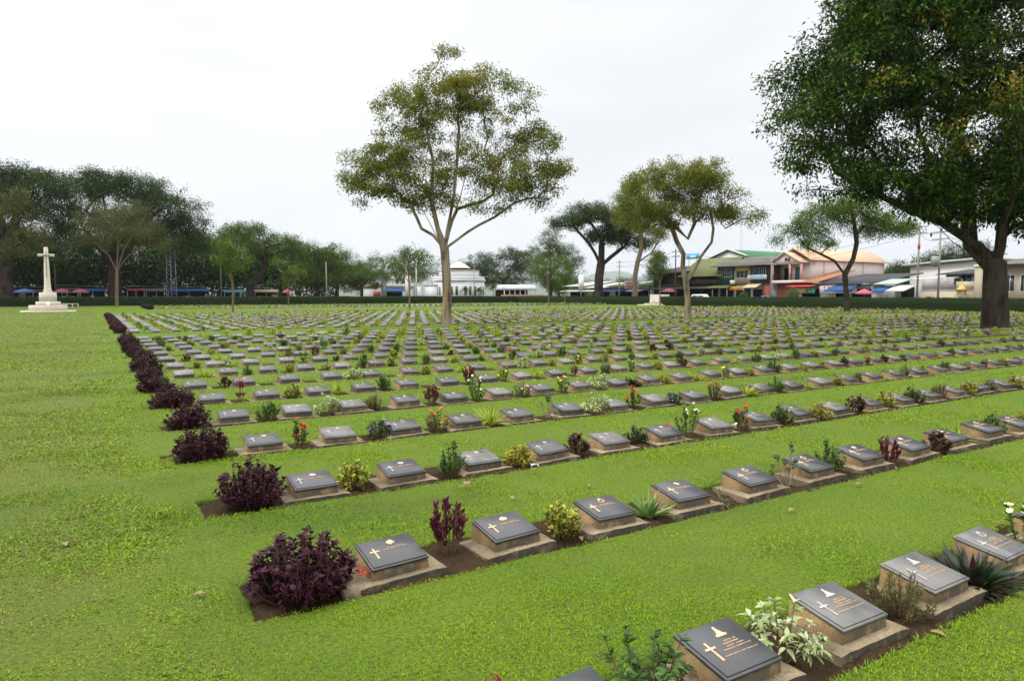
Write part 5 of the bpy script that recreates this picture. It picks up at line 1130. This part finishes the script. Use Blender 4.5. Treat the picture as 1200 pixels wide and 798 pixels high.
obj('wall', Geo().box(XF + 1.5, XF + 10, ya, yb2 - 2, 0, 3.3), M_greyw, root); shed(root, 'roof', ya + 2, yb2 - 1, XF - 2.4, fz(1050, 333), XF + 2.2, fz(1050, 326.5), M_rgp); shed(root, 'back_roof', ya - .5, yb2 - 2, XF + 1.5, 3.9, XF + 10, 4.3, M_rwhite)
shed(root, 'white_awning', fy(1062, XF - 4), fy(1040, XF - 4), XF - 4.6, 2.3, XF - 1.6, 3.1, M_rwhite, corr=False); shed(root, 'blue_awning', fy(1038, XF - 4), fy(1022, XF - 4), XF - 4.6, 2.2, XF - 1.6, 3.0, M_rblue, corr=False)
obj('shop_opening', Geo().box(XF + 1.4, XF + 1.53, ya + 1.5, yb2 - 3, .1, 2.8), M_dark, root)
for q in (.1, 3.5, 7, 10.5): obj('post', Geo().tube([(XF - 2.2, ya + 2 + q, 0), (XF - 2.2, ya + 2 + q, 3.0)], .06, 6), M_metal, root)
obj('counter', Geo().box(XF - 2.6, XF - 1.6, ya + 3, yb2 - 4, 0, .95), M_timber, root)
# white warehouse and the beige compound
root = thing('white_warehouse', 'long low white warehouse with pale roof behind the beige compound wall', 'warehouse', (0, 0, 0))
XW = 122; ya, yb2 = fy(1150, XW), fy(1066, XW); z = fz(1100, 309, XW)
g = Geo().prism([(ya, 0), (yb2, 0), (yb2, fz(1070, 313, XW)), (ya, fz(1140, 306, XW))], 'x', XW, XW + 14); obj('wall', g, M_white, root)
g = Geo().prism([(ya - 1, fz(1140, 305, XW) + .1), (yb2 + 1, fz(1066, 312.5, XW) + .1), (yb2 + 1, fz(1066, 312.5, XW) + .4), (ya - 1, fz(1140, 305, XW) + .45)], 'x', XW - .9, XW + 14); obj('roof', g, M_rwhite, root)
root = thing('low_annex', 'low grey annex with dark lean-to roof and blue-framed window inside the compound', 'building', (0, 0, 0))
XA = 108; ya, yb2 = fy(1149, XA), fy(1108, XA)
obj('wall', Geo().box(XA, XA + 8, ya, yb2, 0, fz(1130, 320, XA)), M_greyw, root); shed(root, 'roof', ya - .5, yb2 + 1, XA - 1, fz(1130, 321, XA), XA + 8.5, fz(1130, 316, XA + 8), M_rslate); window(root, ya + 1.2, ya + 2.6, 3.0, 4.6, XA - .01, M_signb, 2)
root = thing('compound_wall', 'beige plastered compound wall with grey upper panels along the pavement', 'wall', (0, 0, 0))
ya, yb2 = fy(1148), fy(1079)
obj('lower_wall', Geo().box(XF, XF + .25, ya, yb2, 0, 2.35), M_beige, root); obj('coping', Geo().box(XF - .06, XF + .31, ya, yb2, 2.35, 2.45), M_greyw, root)
obj('upper_panel', Geo().box(XF + .06, XF + .2, fy(1098), yb2 - .1, 2.45, 4.0), M_greyw, root)
o = obj('notice_panel', Geo().box(XF - .1, XF - .02, fy(1118), fy(1101), 2.5, 4.1), paint('grey_notice', (.40, .39, .38), .7, .2), root)
g = Geo()
for q in range(4): g.box(XF - .115, XF - .101, fy(1116) + .3, fy(1103) - .3 - .4 * (q % 2), 2.75 + q * .33, 2.85 + q * .33)
obj('lettering', g, paint('faded_red', (.38, .22, .20), .7, .1), o)
obj('upper_panel', Geo().box(XF + .06, XF + .2, ya + .2, fy(1120), 2.45, 3.5), M_beige, root)
q = onX(1127, XF - 1.2); root = thing('spirit_house', 'small golden spirit house on a pedestal in front of the beige wall', 'shrine', (q[0], q[1], 0))
M_goldp = paint('gold_paint', (.50, .36, .10), .5, .2)
obj('pedestal', Geo().lathe([(.9, 0), (.8, .3), (.35, .5), (.3, 1.4), (.7, 1.6), (.7, 1.7)], 8), M_greyw, root); obj('shrine_body', Geo().box(-.42, .42, -.42, .42, 1.7, 2.35), M_goldp, root); obj('spire', Geo().lathe([(.75, 2.35), (.5, 2.6), (.45, 2.65), (.25, 2.95), (.14, 3.0), (.05, 3.6), (.02, 3.9)], 8), M_goldp, root)
root = thing('gate_pillar', 'tall cream gate pillar beside the huge shade tree trunk', 'pillar', (XF - .4, fy(1149.5), 0))
obj('shaft', Geo().box(-.4, .4, -.45, .45, 0, 5.3), M_cream, root); obj('cap', Geo().box(-.5, .5, -.55, .55, 5.3, 5.6), M_white, root)
root = thing('cream_house', 'cream plastered house partly hidden behind the huge shade tree trunk', 'house', (0, 0, 0))
ya, yb2 = fy(1260), fy(1166)
obj('wall', Geo().box(XF + 1, XF + 10, ya, yb2, 0, 5.8), M_cream, root); window(root, fy(1180) - .4, fy(1174), 2.2, 4.2, XF + .98, M_white, 2); window(root, fy(1200), fy(1192), 2.2, 4.2, XF + .98, M_white, 2); shed(root, 'roof', ya - .5, yb2 + .5, XF - .3, 5.6, XF + 10.5, 6.8, M_rgrey); obj('planter', Geo().box(XF - .6, XF + .2, ya, yb2, 0, 1.3), M_greyw, root)
# low market row farther along the road
for px0, px1, zt, wm, rm, lab in ((664, 690, 4.4, M_white, M_rwhite, 'pale low shop with white roof beside the umbrella-shaped rain tree'), (690, 716, 4.0, M_cream, M_rwhite, 'cream low shop under a pale roof right behind the rain tree trunk'), (716, 742, 4.3, M_greyw, M_rgrey, 'grey low shop with blue awning edge right of the rain tree'), (742, 762, 4.6, M_white, M_rgp, 'low shop with a big printed board beside the tan-trunked tree')):
    root = thing('low_shop', lab, 'shop', (0, 0, 0), 0, 'low shops along the far road'); ya, yb2 = fy(px1), fy(px0)
    obj('wall', Geo().box(XF + .5, XF + 8, ya + .1, yb2 - .1, 0, 3.2), wm, root); shed(root, 'roof', ya, yb2, XF - 1.5, zt - .7, XF + 8, zt + .5, rm)
    obj('shop_opening', Geo().box(XF + .42, XF + .53, ya + 1, yb2 - 1, .1, 2.6), M_dark, root)
    shed(root, 'awning', ya + .6, yb2 - .6, XF - 2.6, 2.5, XF + .4, 3.0, M_rblue if px0 == 716 else M_rwhite, corr=False)
    if px0 == 742: sign(root, ya + .3, yb2 - .5, 2.9, 4.6, paint('printed_board', (.42, .40, .39), .6, .3), XF - 2.8, M_red)
# ------------------------------------------------------------------ things behind the back hedge
root = thing('domed_building', 'white octagonal two-tier building with white tent roof and tall windows', 'building', (*onY(538, 152)[:2], 0))
M_wht = paint('bright_white', (.66, .67, .68), .8, .45)
def og(r, z0, z1, r2=None): c = 1 / cos(pi / 8); return Geo().lathe([(r * c, z0), ((r2 or r) * c, z1)], 8, rot=pi / 8)
obj('lower_wall', og(5.9, 0, 5.0), M_wht, root); obj('cornice', og(6.15, 5.0, 5.4), M_wht, root); obj('parapet', og(5.9, 5.4, 6.1), M_wht, root); obj('upper_wall', og(4.6, 6.1, 7.4), M_wht, root); obj('upper_cornice', og(4.7, 7.4, 7.7), M_cream, root); obj('lantern', og(2.5, 7.7, 8.2), M_dark, root)
obj('roof', Geo().lathe([(2.9, 8.2), (2.85, 8.35), (1.5, 9.2), (.3, 9.75), (.12, 9.9)], 16), M_wht, root); obj('finial', Geo().lathe([(.12, 9.9), (.2, 10.2), (.05, 10.6)], 8), M_goldp, root)
for a in range(8):
    th = a * pi / 4; 
    if sin(th) > .5: continue
    for off_ in (-1.3, 0, 1.3):
        g = Geo().box(5.86, 5.95, off_ - .32, off_ + .32, 1.6, 3.7); c, s = cos(th), sin(th); M = np.array([(c, -s, 0), (s, c, 0), (0, 0, 1)])
        obj('window', g.xf(M), M_glass, root)
root = thing('annex_wing', 'white side wing joined to the octagonal building', 'building', (*onY(517, 153)[:2], 0)); obj('wall', Geo().box(-2.2, 2.5, -1, 5, 0, 4.0), M_wht, root); obj('cornice', Geo().box(-2.4, 2.7, -1.2, 5.2, 4.0, 4.3), M_wht, root)
p0 = onY(458, 150); root = thing('small_white_shop', 'small white shop with a blue awning behind the thin young tree', 'shop', (p0[0], 150, 0))
obj('wall', Geo().box(-4.5, 5.5, 0, 6, 0, 3.4), M_wht, root); obj('roof', Geo().box(-4.8, 5.8, -.4, 6.2, 3.4, 4.2), M_rwhite, root); g = Geo().prism([(-2.6, 2.5), (-.02, 3.2), (-.02, 3.3), (-2.6, 2.6)], 'x', -2.4, 3.0); obj('awning', g, M_rblue, root); obj('shop_opening', Geo().box(-2, 2.8, -.06, .05, .1, 2.4), M_dark, root); obj('archway', Geo().box(6.2, 7.6, 0, 5, 0, 3.6), M_wht, root); obj('sign', Geo().box(-4.3, -2.6, -.2, -.05, 1.4, 2.4), M_red, root)
p0 = onY(610, 160); root = thing('open_pavilion', 'long low pavilion with white rounded roof and brown rail', 'pavilion', (p0[0], 160, 0))
L = (onY(629, 160)[0] - onY(591, 160)[0]) / 2
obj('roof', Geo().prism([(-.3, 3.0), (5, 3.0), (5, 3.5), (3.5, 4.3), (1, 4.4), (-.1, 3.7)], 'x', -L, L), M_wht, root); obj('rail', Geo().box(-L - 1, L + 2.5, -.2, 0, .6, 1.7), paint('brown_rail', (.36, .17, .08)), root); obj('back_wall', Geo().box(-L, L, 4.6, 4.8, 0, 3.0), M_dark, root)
for q in np.linspace(-L + .2, L - .2, 7): obj('post', Geo().box(q - .1, q + .1, .1, .3, 0, 3.0), M_wht, root)
# white wire arch
p0 = onY(464, 140); root = thing('metal_arch', 'tall white metal lattice arch over the shop street', 'arch', (p0[0], 140, 0))
wA = (onY(478, 140)[0] - onY(450, 140)[0]) / 2; zA = onY(464, 140, 306)[2]
for rr_ in (1., .86):
    th = np.linspace(.25, pi - .25, 24); P = np.stack([wA * rr_ * np.cos(th) * 1.02, np.zeros(24), zA - 4 * rr_ * .9 + 3.6 * rr_ * np.sin(th)], 1); P = P[(np.abs(P[:, 0]) > wA * .35)] if False else P
    obj('hoop', Geo().tube(P[:8], .08, 5), M_frame, root); obj('hoop', Geo().tube(P[-8:], .08, 5), M_frame, root)
for s_ in (-1, 1):
    obj('pillar', Geo().box(s_ * wA * 1.0 - .5, s_ * wA * 1.0 + .5, -.3, .3, 0, zA - 3.2), M_frame if s_ > 0 else M_metal, root)
# market stalls under the rain trees
STALL = [(2, 24, M_rblue, 'stall under a dark blue canopy left of the stone cross'), (24, 52, M_rslate, 'stall under a dark sheet roof behind the stone cross'), (64, 92, M_rslate, 'dark stall right behind the pair of red umbrellas'), (92, 124, M_rblue, 'stall with dull blue tarpaulin beside the feathery tree'), (148, 170, mat('maroon_tarp', (.22, .035, .05), .8), 'stall with maroon tarpaulin and a teal roof sheet'), (170, 196, M_rgrey, 'grey-roofed stall behind the lattice mast'), (196, 246, M_rblue, 'long stall with dark blue valance and pale posts'), (262, 288, mat('teal_tarp', (.07, .22, .30), .8), 'stall under a teal tarpaulin by the pruned tree'), (298, 326, M_rblue, 'stall with striped blue, white and yellow awning')]
for a, b_, m, lab in STALL:
    YS = 140.5; x0, x1 = onY(a, YS)[0], onY(b_, YS)[0]; root = thing('market_stall', lab, 'stall', (x0, YS, 0), 0, 'market stalls behind the hedge'); L = x1 - x0
    zt = 2.75 + R.uniform(-.15, .2)
    g = Geo(); n = 10
    for q in range(n):
        s0 = .12 * sin(q * 1.3); g.prism([(0, zt - .30 + s0 * .3), (1.6, zt - .10), (3.2, zt + .0), (3.2, zt + .05), (1.6, zt - .05), (0, zt - .24 + s0 * .3)], 'x', L * q / n, L * (q + 1) / n)
    obj('canopy', g, m, root); obj('valance', Geo().box(.05, L - .05, -.03, .0, zt - .5, zt - .28), m, root)
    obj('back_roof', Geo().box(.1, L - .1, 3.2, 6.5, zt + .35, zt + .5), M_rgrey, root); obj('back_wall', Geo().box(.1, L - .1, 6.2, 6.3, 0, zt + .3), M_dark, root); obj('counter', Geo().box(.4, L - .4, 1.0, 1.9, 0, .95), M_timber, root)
    for q in (0.15, L / 2, L - .15): obj('post', Geo().tube([(q, .12, 0), (q, .12, zt - .3)], .05, 5), M_metal, root)
    g = Geo(); r = random.Random(int(a))
    gs = [Geo() for _ in range(4)]
    for q in range(int(L * 1.6)): x = r.uniform(.5, L - .7); gs[r.randrange(4)].box(x, x + r.uniform(.2, .6), .95, 1.5, .95, .95 + r.uniform(.15, .6))
    for gg, cm in zip(gs, (FL['red'], M_yellow, M_signw, M_signb)):
        if gg.n: o = obj('goods', gg, cm, root)
    if a == 298:
        for z_, mm in ((zt - .33, M_yellow), (zt - .08, M_signw)): obj('awning_band', Geo().box(.02, L - .02, -.16 + (z_ - zt + .33) * 1.2, -.06 + (z_ - zt + .33) * 1.2, z_ - .12, z_ + .12), mm, root)
    if a == 148: obj('teal_sheet', Geo().box(0, 2.4, 1.5, 3.0, zt + .34, zt + .42), paint('teal_sheet', (.06, .34, .27)), root)
def umbrella(px, Y, zt, rr, c, lab, X=None):
    p = onX(px, X) if X else onY(px, Y); root = thing('parasol', lab, 'umbrella', (p[0], p[1], 0), 0, 'parasols of the market'); g = Geo(); n = 8
    th = np.arange(n) * 2 * pi / n; V = [(0, 0, zt)] + [(rr * cos(t) * .55, rr * sin(t) * .55, zt - .22) for t in th] + [(rr * cos(t), rr * sin(t), zt - .52) for t in th] + [(rr * cos(t), rr * sin(t), zt - .68) for t in th]
    F = [(0, 1 + i, 1 + (i + 1) % n) for i in range(n)]; F2 = [(1 + k * n + i, 1 + (k + 1) * n + i, 1 + (k + 1) * n + (i + 1) % n, 1 + k * n + (i + 1) % n) for k in (0, 1) for i in range(n)]
    g.add(V, F + F2); obj('canopy', g, c, root); obj('pole', Geo().tube([(0, 0, 0), (0, 0, zt)], .03, 6), M_metal, root); obj('base', Geo().lathe([(.25, 0), (.22, .12), (.05, .16)], 10), M_metal, root)
U_red = mat('shaded_red_cloth', (.22, .06, .07), .85); U_pink = mat('pink_cloth', (.48, .09, .14), .85); U_blue = mat('blue_cloth', (.04, .075, .18), .85)  # red and blue cloth darkened: shade over the market put into the colour
umbrella(72, 133.5, 2.75, 1.25, U_red, 'dull red market umbrella nearer the stone cross'); umbrella(94, 133.5, 2.75, 1.25, U_red, 'dull red market umbrella nearer the feathery tree'); umbrella(29, 133.5, 2.75, 1.5, U_blue, 'blue market umbrella behind the stone cross base')
umbrella(336.5, 133.5, 2.8, 1.05, U_pink, 'bright pink umbrella behind the young tree'); umbrella(784, 0, 2.9, 1.5, U_red, 'maroon umbrella beside the altar stone at the timber shop', X=91); umbrella(1013, 0, 2.55, 1.1, U_pink, 'pink umbrella before the open stall with blue tarpaulin', X=91)
# poles, masts and wires
M_pole = mat('concrete_pole', (.25, .235, .215), .9, .2, noise=[(2, .5, (.26, .25, .23), .2, (1, 1, .3))]); M_wire = mat('wire', (.03, .03, .03), .7)
poles = {}
def pole(px, py, lab, X=None, Y=None, r=.115, arm=True, m=M_pole):
    p = onX(px, X, py) if X else onY(px, Y, py); root = thing('utility_pole', lab, 'pole', (p[0], p[1], 0), 0, 'utility poles'); z = p[2]
    obj('shaft', Geo().tube([(0, 0, -.1), (0, 0, z)], [r * 1.2, r * .75], 8), m, root)
    if arm:
        for dz in (.4, 1.2): obj('crossarm', Geo().box(-.05, .05, -.9, .9, z - dz - .06, z - dz + .06) if X else Geo().box(-.9, .9, -.05, .05, z - dz - .06, z - dz + .06), M_metal, root)
    poles[px] = np.array([p[0], p[1], z - .4]); return root, z
pole(792, 292, 'dark utility pole beside the maroon umbrella', X=84, m=M_timber); pole(904.5, 300, 'concrete utility pole between shophouses and pink house', X=84)
r_, z_ = pole(1078, 262, 'utility pole with a red band at the end of the open stall', X=84); obj('red_band', Geo().tube([(0, 0, z_ - 3.0), (0, 0, z_ - 2.4)], .15, 8), M_red, r_)
r_, z_ = pole(1102.5, 268, 'leaning-armed utility pole carrying a transformer before the beige wall', X=84); obj('transformer', Geo().lathe([(.1, z_ - 4.4), (.42, z_ - 4.3), (.42, z_ - 3.3), (.3, z_ - 3.2)], 10, (-.55, 0.2, 0)), M_metal, r_)
pole(382, 307, 'concrete utility pole in front of the bushy green tree', Y=134, r=.14, arm=False); pole(487.5, 300, 'white pole beside the metal lattice arch', Y=136, r=.13, arm=False, m=M_frame); pole(555.5, 312, 'thin pole in front of the octagonal building', Y=134, r=.1, arm=False); pole(726, 305, 'thin pole between the rain tree and the tan-trunked tree', X=86, r=.12); pole(258, 300, 'slim pole behind the young forked tree', Y=134, r=.1, arm=False, m=M_bark_tan); pole(64, 310, 'slim dark pole right beside the stone cross', Y=133, r=.08, arm=False, m=M_timber); pole(1170, 285, 'utility pole hidden behind the huge tree', X=84)
p = onX(869, 118, 262); root = thing('radio_mast', 'very thin radio mast rising above the green roofed hall', 'mast', (p[0], p[1], 0)); obj('shaft', Geo().tube([(0, 0, 0), (0, 0, p[2])], [.10, .04], 5), M_metal, root)
p = onY(200, 136, 305); root = thing('lattice_mast', 'three-legged grey steel lattice mast among the market stalls', 'mast', (p[0], p[1], 0)); H = p[2] + 3
for a in range(3):
    th = a * 2.094 + .4; obj('leg', Geo().tube([(.95 * cos(th), .95 * sin(th), 0), (.75 * cos(th), .75 * sin(th), H)], .06, 6), M_metal, root)
g = Geo()
for q in range(int(H / .8)):
    for a in range(3):
        t0, t1 = a * 2.094 + .4, (a + 1) * 2.094 + .4; k = .95 - .2 * q * .8 / H; g.tube([(k * cos(t0), k * sin(t0), q * .8), (k * cos(t1), k * sin(t1), q * .8 + .8)], .02, 3)
obj('bracing', g, M_metal, root)
def wire(a, b_, sag, lab, r=.018):
    t = np.linspace(0, 1, 20)[:, None]; P = a + (b_ - a) * t; P[:, 2] -= (sag * 4 * t * (1 - t))[:, 0]; tag(obj('power_cable', Geo().tube(P, r, 4), M_wire), lab, 'cable', 'power cables')
names = {726: 'the rain tree', 792: 'maroon umbrella pole', 904.5: 'pink house pole', 1078: 'red-banded pole', 1102.5: 'transformer pole', 1170: 'huge tree pole'}
ks_ = sorted(names)
for a, b_ in zip(ks_[:-1], ks_[1:]):
    for j, o_ in enumerate((-.8, .8)):
        v = np.array([0, 0, -.0]) + np.array([o_ * .2, o_, 0]) * 0
        wire(poles[a] + [0, 0, -j * .8], poles[b_] + [0, 0, -j * .8], .5, f"{'upper' if j == 0 else 'lower'} black cable from {names[a]} to {names[b_]}")
p = onX(812, 120, 298); root = thing('billboard', 'light blue billboard on posts above the timber house roof', 'billboard', (p[0], p[1], 0)); w_ = (fy(805, 120) - fy(820, 120)) / 2; z0, z1 = fz(812, 303.5, 120), fz(812, 297, 120)
obj('board', Geo().box(-.1, .1, -w_, w_, z0, z1), M_signb, root); obj('white_strip', Geo().box(-.12, -.101, -w_ * .5, w_ * .4, z0 + .3, z0 + .7), M_signw, root)
for q in (-.6, .6): obj('post', Geo().tube([(0, w_ * q, 0), (0, w_ * q, z0 + .01)], .12, 6), M_metal, root)
p = onX(688.5, 92, 340); root = thing('banner_sign', 'tall white banner sign on a pole left of the umbrella-shaped rain tree', 'sign', (*onX(681, 92)[:2], 0)); obj('board', Geo().box(-.06, .06, -.9, .9, 2.6, fz(681, 322, 92)), M_signw, root); obj('pole', Geo().tube([(0, 0, 0), (0, 0, 2.61)], .06, 6), M_metal, root)
# cars on the road
M_tyre = mat('tyre_rubber', (.02, .02, .02), .9, .2); M_lamp = mat('lamp_glass', (.6, .6, .6), .2, .6)
def car(px, X, name, lab, col, prof, cabin, glass, L, Wc=1.7, rz=0):
    p = onX(px, X); root = thing(name, lab, 'car', (p[0], p[1], -.04), rz); m = mat(name + '_paint', col, .3, .6)
    g = Geo(); n = len(prof); h = Wc / 2
    V = []
    for x_, f_ in ((-h, 0), (-h + .12, .0), (h - .12, 0), (h, 0)): V += [(x_, y * (1 if abs(x_) < h else .985), z if abs(x_) < h else (z * .96 + .02)) for y, z in prof]
    F = [tuple(range(n))[::-1], tuple(range(3 * n, 4 * n))] + [(k * n + i, k * n + (i + 1) % n, (k + 1) * n + (i + 1) % n, (k + 1) * n + i) for k in range(3) for i in range(n)]
    g.add(V, F); obj('body', g, m, root)
    c = Geo(); n2 = len(cabin); V = []
    for k, x_ in ((0, -h + .03), (1, -h + .22), (2, h - .22), (3, h - .03)): V += [(x_ if z < 1.3 or k in (1, 2) else x_ * .86, y, z) for y, z in cabin]
    F = [tuple(range(n2))[::-1], tuple(range(3 * n2, 4 * n2))] + [(k * n2 + i, k * n2 + (i + 1) % n2, (k + 1) * n2 + (i + 1) % n2, (k + 1) * n2 + i) for k in range(3) for i in range(n2)]
    c.add(V, F); obj('cabin', c, m, root)
    for s_ in (-1, 1):
        for y0_, y1_, z0_, z1_ in glass:
            a = .0; x_ = s_ * (h - .10); obj('window', Geo().prism([(y0_, z0_), (y1_, z0_), (y1_ - .12 if y1_ > 0 else y1_, z1_), (y0_ + .12 if y0_ < 0 else y0_, z1_)], 'x', x_ - .06, x_ + .085), M_glass, root)
    for y in (-L * .31, L * .31):
        for s_ in (-1, 1):
            w = obj('wheel', Geo().lathe([(.26, -.1), (.33, -.08), (.33, .08), (.26, .1)], 16).xf(np.array([(0, 0, 1), (0, 1, 0), (-1, 0, 0)]), (s_ * (h - .1), y, .33)), M_tyre, root)
            obj('hub', Geo().lathe([(.2, -.11), (.2, .11)], 10).xf(np.array([(0, 0, 1), (0, 1, 0), (-1, 0, 0)]), (s_ * (h - .1), y, .33)), M_metal, w)
    for s_ in (-1, 1): obj('headlight', Geo().box(s_ * .6 - .15, s_ * .6 + .15, -L / 2 - .02, -L / 2 + .05, .62, .78), M_lamp, root)
    return root
E_ = [(-2.2, .3), (2.15, .3), (2.2, .9), (2.1, 1.05), (-1.2, 1.05), (-2.1, .85)]
car(824, 91, 'white_van', 'white estate car parked before the mossy roofed timber house', (.62, .63, .64), E_, [(-1.25, 1.0), (2.1, 1.0), (1.95, 1.75), (1.6, 1.86), (-.3, 1.86)], [(-.75, .45, 1.12, 1.66), (.55, 1.7, 1.12, 1.66)], 4.4)
car(900, 91, 'blue_pickup', 'dark blue pickup truck parked in front of the brick shop front', (.035, .045, .11), [(-2.5, .35), (2.5, .35), (2.5, 1.1), (-1.5, 1.1), (-2.45, .95)], [(-1.5, 1.05), (.9, 1.05), (.75, 1.68), (-.6, 1.72)], [(-.95, -.15, 1.15, 1.6), (-.05, .7, 1.15, 1.6)], 5.0)
# greenery by the shops
for px_, X_, s_, lab in ((929, 93.8, 1.5, 'leafy potted tree by the brick shop front'), (872, 95, 1.1, 'dark potted bush under the striped awning'), (1090, 95, .8, 'low yellow-green bush at the beige wall foot'), (690, 93, 1.2, 'green bush at the foot of the rain tree row')):
    p = onX(px_, X_); root = thing('garden_bush', lab, 'bush', (p[0], p[1], 0)); n = 500; P = rdir(n) * (rng.random((n, 1)) ** .4) * [s_ * .8, s_ * .8, s_ * .8] + [0, 0, s_ * 1.2]; P[:, 2] = np.maximum(P[:, 2], .15)
    obj('foliage', rhomb(P, rdir(n), rdir(n) * .5 + [0, 0, 1.], .3, .16, .1), PL['green'], root); obj('stem', Geo().tube([(0, 0, 0), (.05, 0, s_)], .06, 6), M_stem, root)
# palms beside the octagonal building
for px_, lab in ((561, 'small palm tree at the corner of the octagonal building'), (578, 'small palm tree between octagonal building and pavilion'), (545, 'palm tree in front of the octagonal building windows')):
    p = onY(px_, 143); hz = R.uniform(2.4, 3.4); root = thing('palm_tree', lab, 'palm', (p[0], 143, 0), 0, 'palms by the octagonal building')
    obj('trunk', Geo().tube([(0, 0, 0), (.1, 0, hz * .6), (.05, 0, hz)], [.16, .12, .1], 7), M_bark_grey, root)
    n = 22; th = R.random() * 6 + np.arange(n) * 2.4; el = np.linspace(1.3, -.1, n); D = np.stack([np.cos(th) * np.cos(el), np.sin(th) * np.cos(el), np.sin(el)], 1); N = np.stack([-np.cos(th) * np.sin(el), -np.sin(th) * np.sin(el), np.cos(el)], 1)
    obj('fronds', leaves(np.repeat([[.05, 0, hz]], n, 0), D, N, 1.8, .5, (.2, .8, 1, .7, 0), .45, .4), PL['green'], root)

# dense undergrowth closing the view behind the stalls
n = 42000; x = rng.uniform(-95, 46, n); top = 10.5 + 3 * vnoise(x * .12, x * 0, 3) + 1.5 * vnoise(x * .5, x * 0, 4); z = top * rng.uniform(0, 1, n) ** .8
P = np.stack([x, 151 + rng.normal(size=n) * 1.6, z], 1)
o = obj('undergrowth', rhomb(P, rdir(n), rdir(n) * .7 + [0, -.4, .8], rng.uniform(.5, 1.0, n), .45, .1), LM['rain']); tag(o, 'dark mass of undergrowth closing the view behind the market stalls', 'undergrowth', kind='stuff')
for i, (px, top, lab) in enumerate(((672, 330, 'low green tree behind the banner sign'), (718, 329, 'green trees seen low between rain tree and thin pole'), (757, 328, 'low trees behind the printed board shop'), (1048, 322, 'tree behind the pink house end'))):
    far_tree('garden_tree', lab, px, 346, X=150, rad=.3, limbs=[(None, [(px, 340)])], env=[(px - 14, top + 6, 20, 7), (px + 12, top + 5, 18, 7), (px, 340, 30, 8)], n=70, cr=2.2, per=70, lsz=.6, lm='mid', group=G1, seed=140 + i)

# the moist air between here and the far hills
g = Geo().box(-3050, 9050, -350, 9600, -1.2, 560)
hz = bpy.data.materials.new('haze'); hz.use_nodes = True; t = hz.node_tree; t.nodes.clear()
o_ = nn(t, 'ShaderNodeOutputMaterial'); pv = nn(t, 'ShaderNodeVolumePrincipled'); pv.inputs['Density'].default_value = .0001; pv.inputs['Color'].default_value = (.86, .91, .97, 1); pv.inputs['Anisotropy'].default_value = .2
t.links.new(pv.outputs[0], o_.inputs['Volume'])
o = obj('haze', g, hz); o['kind'] = 'stuff'; o['label'] = 'pale moist haze in front of the distant hills'
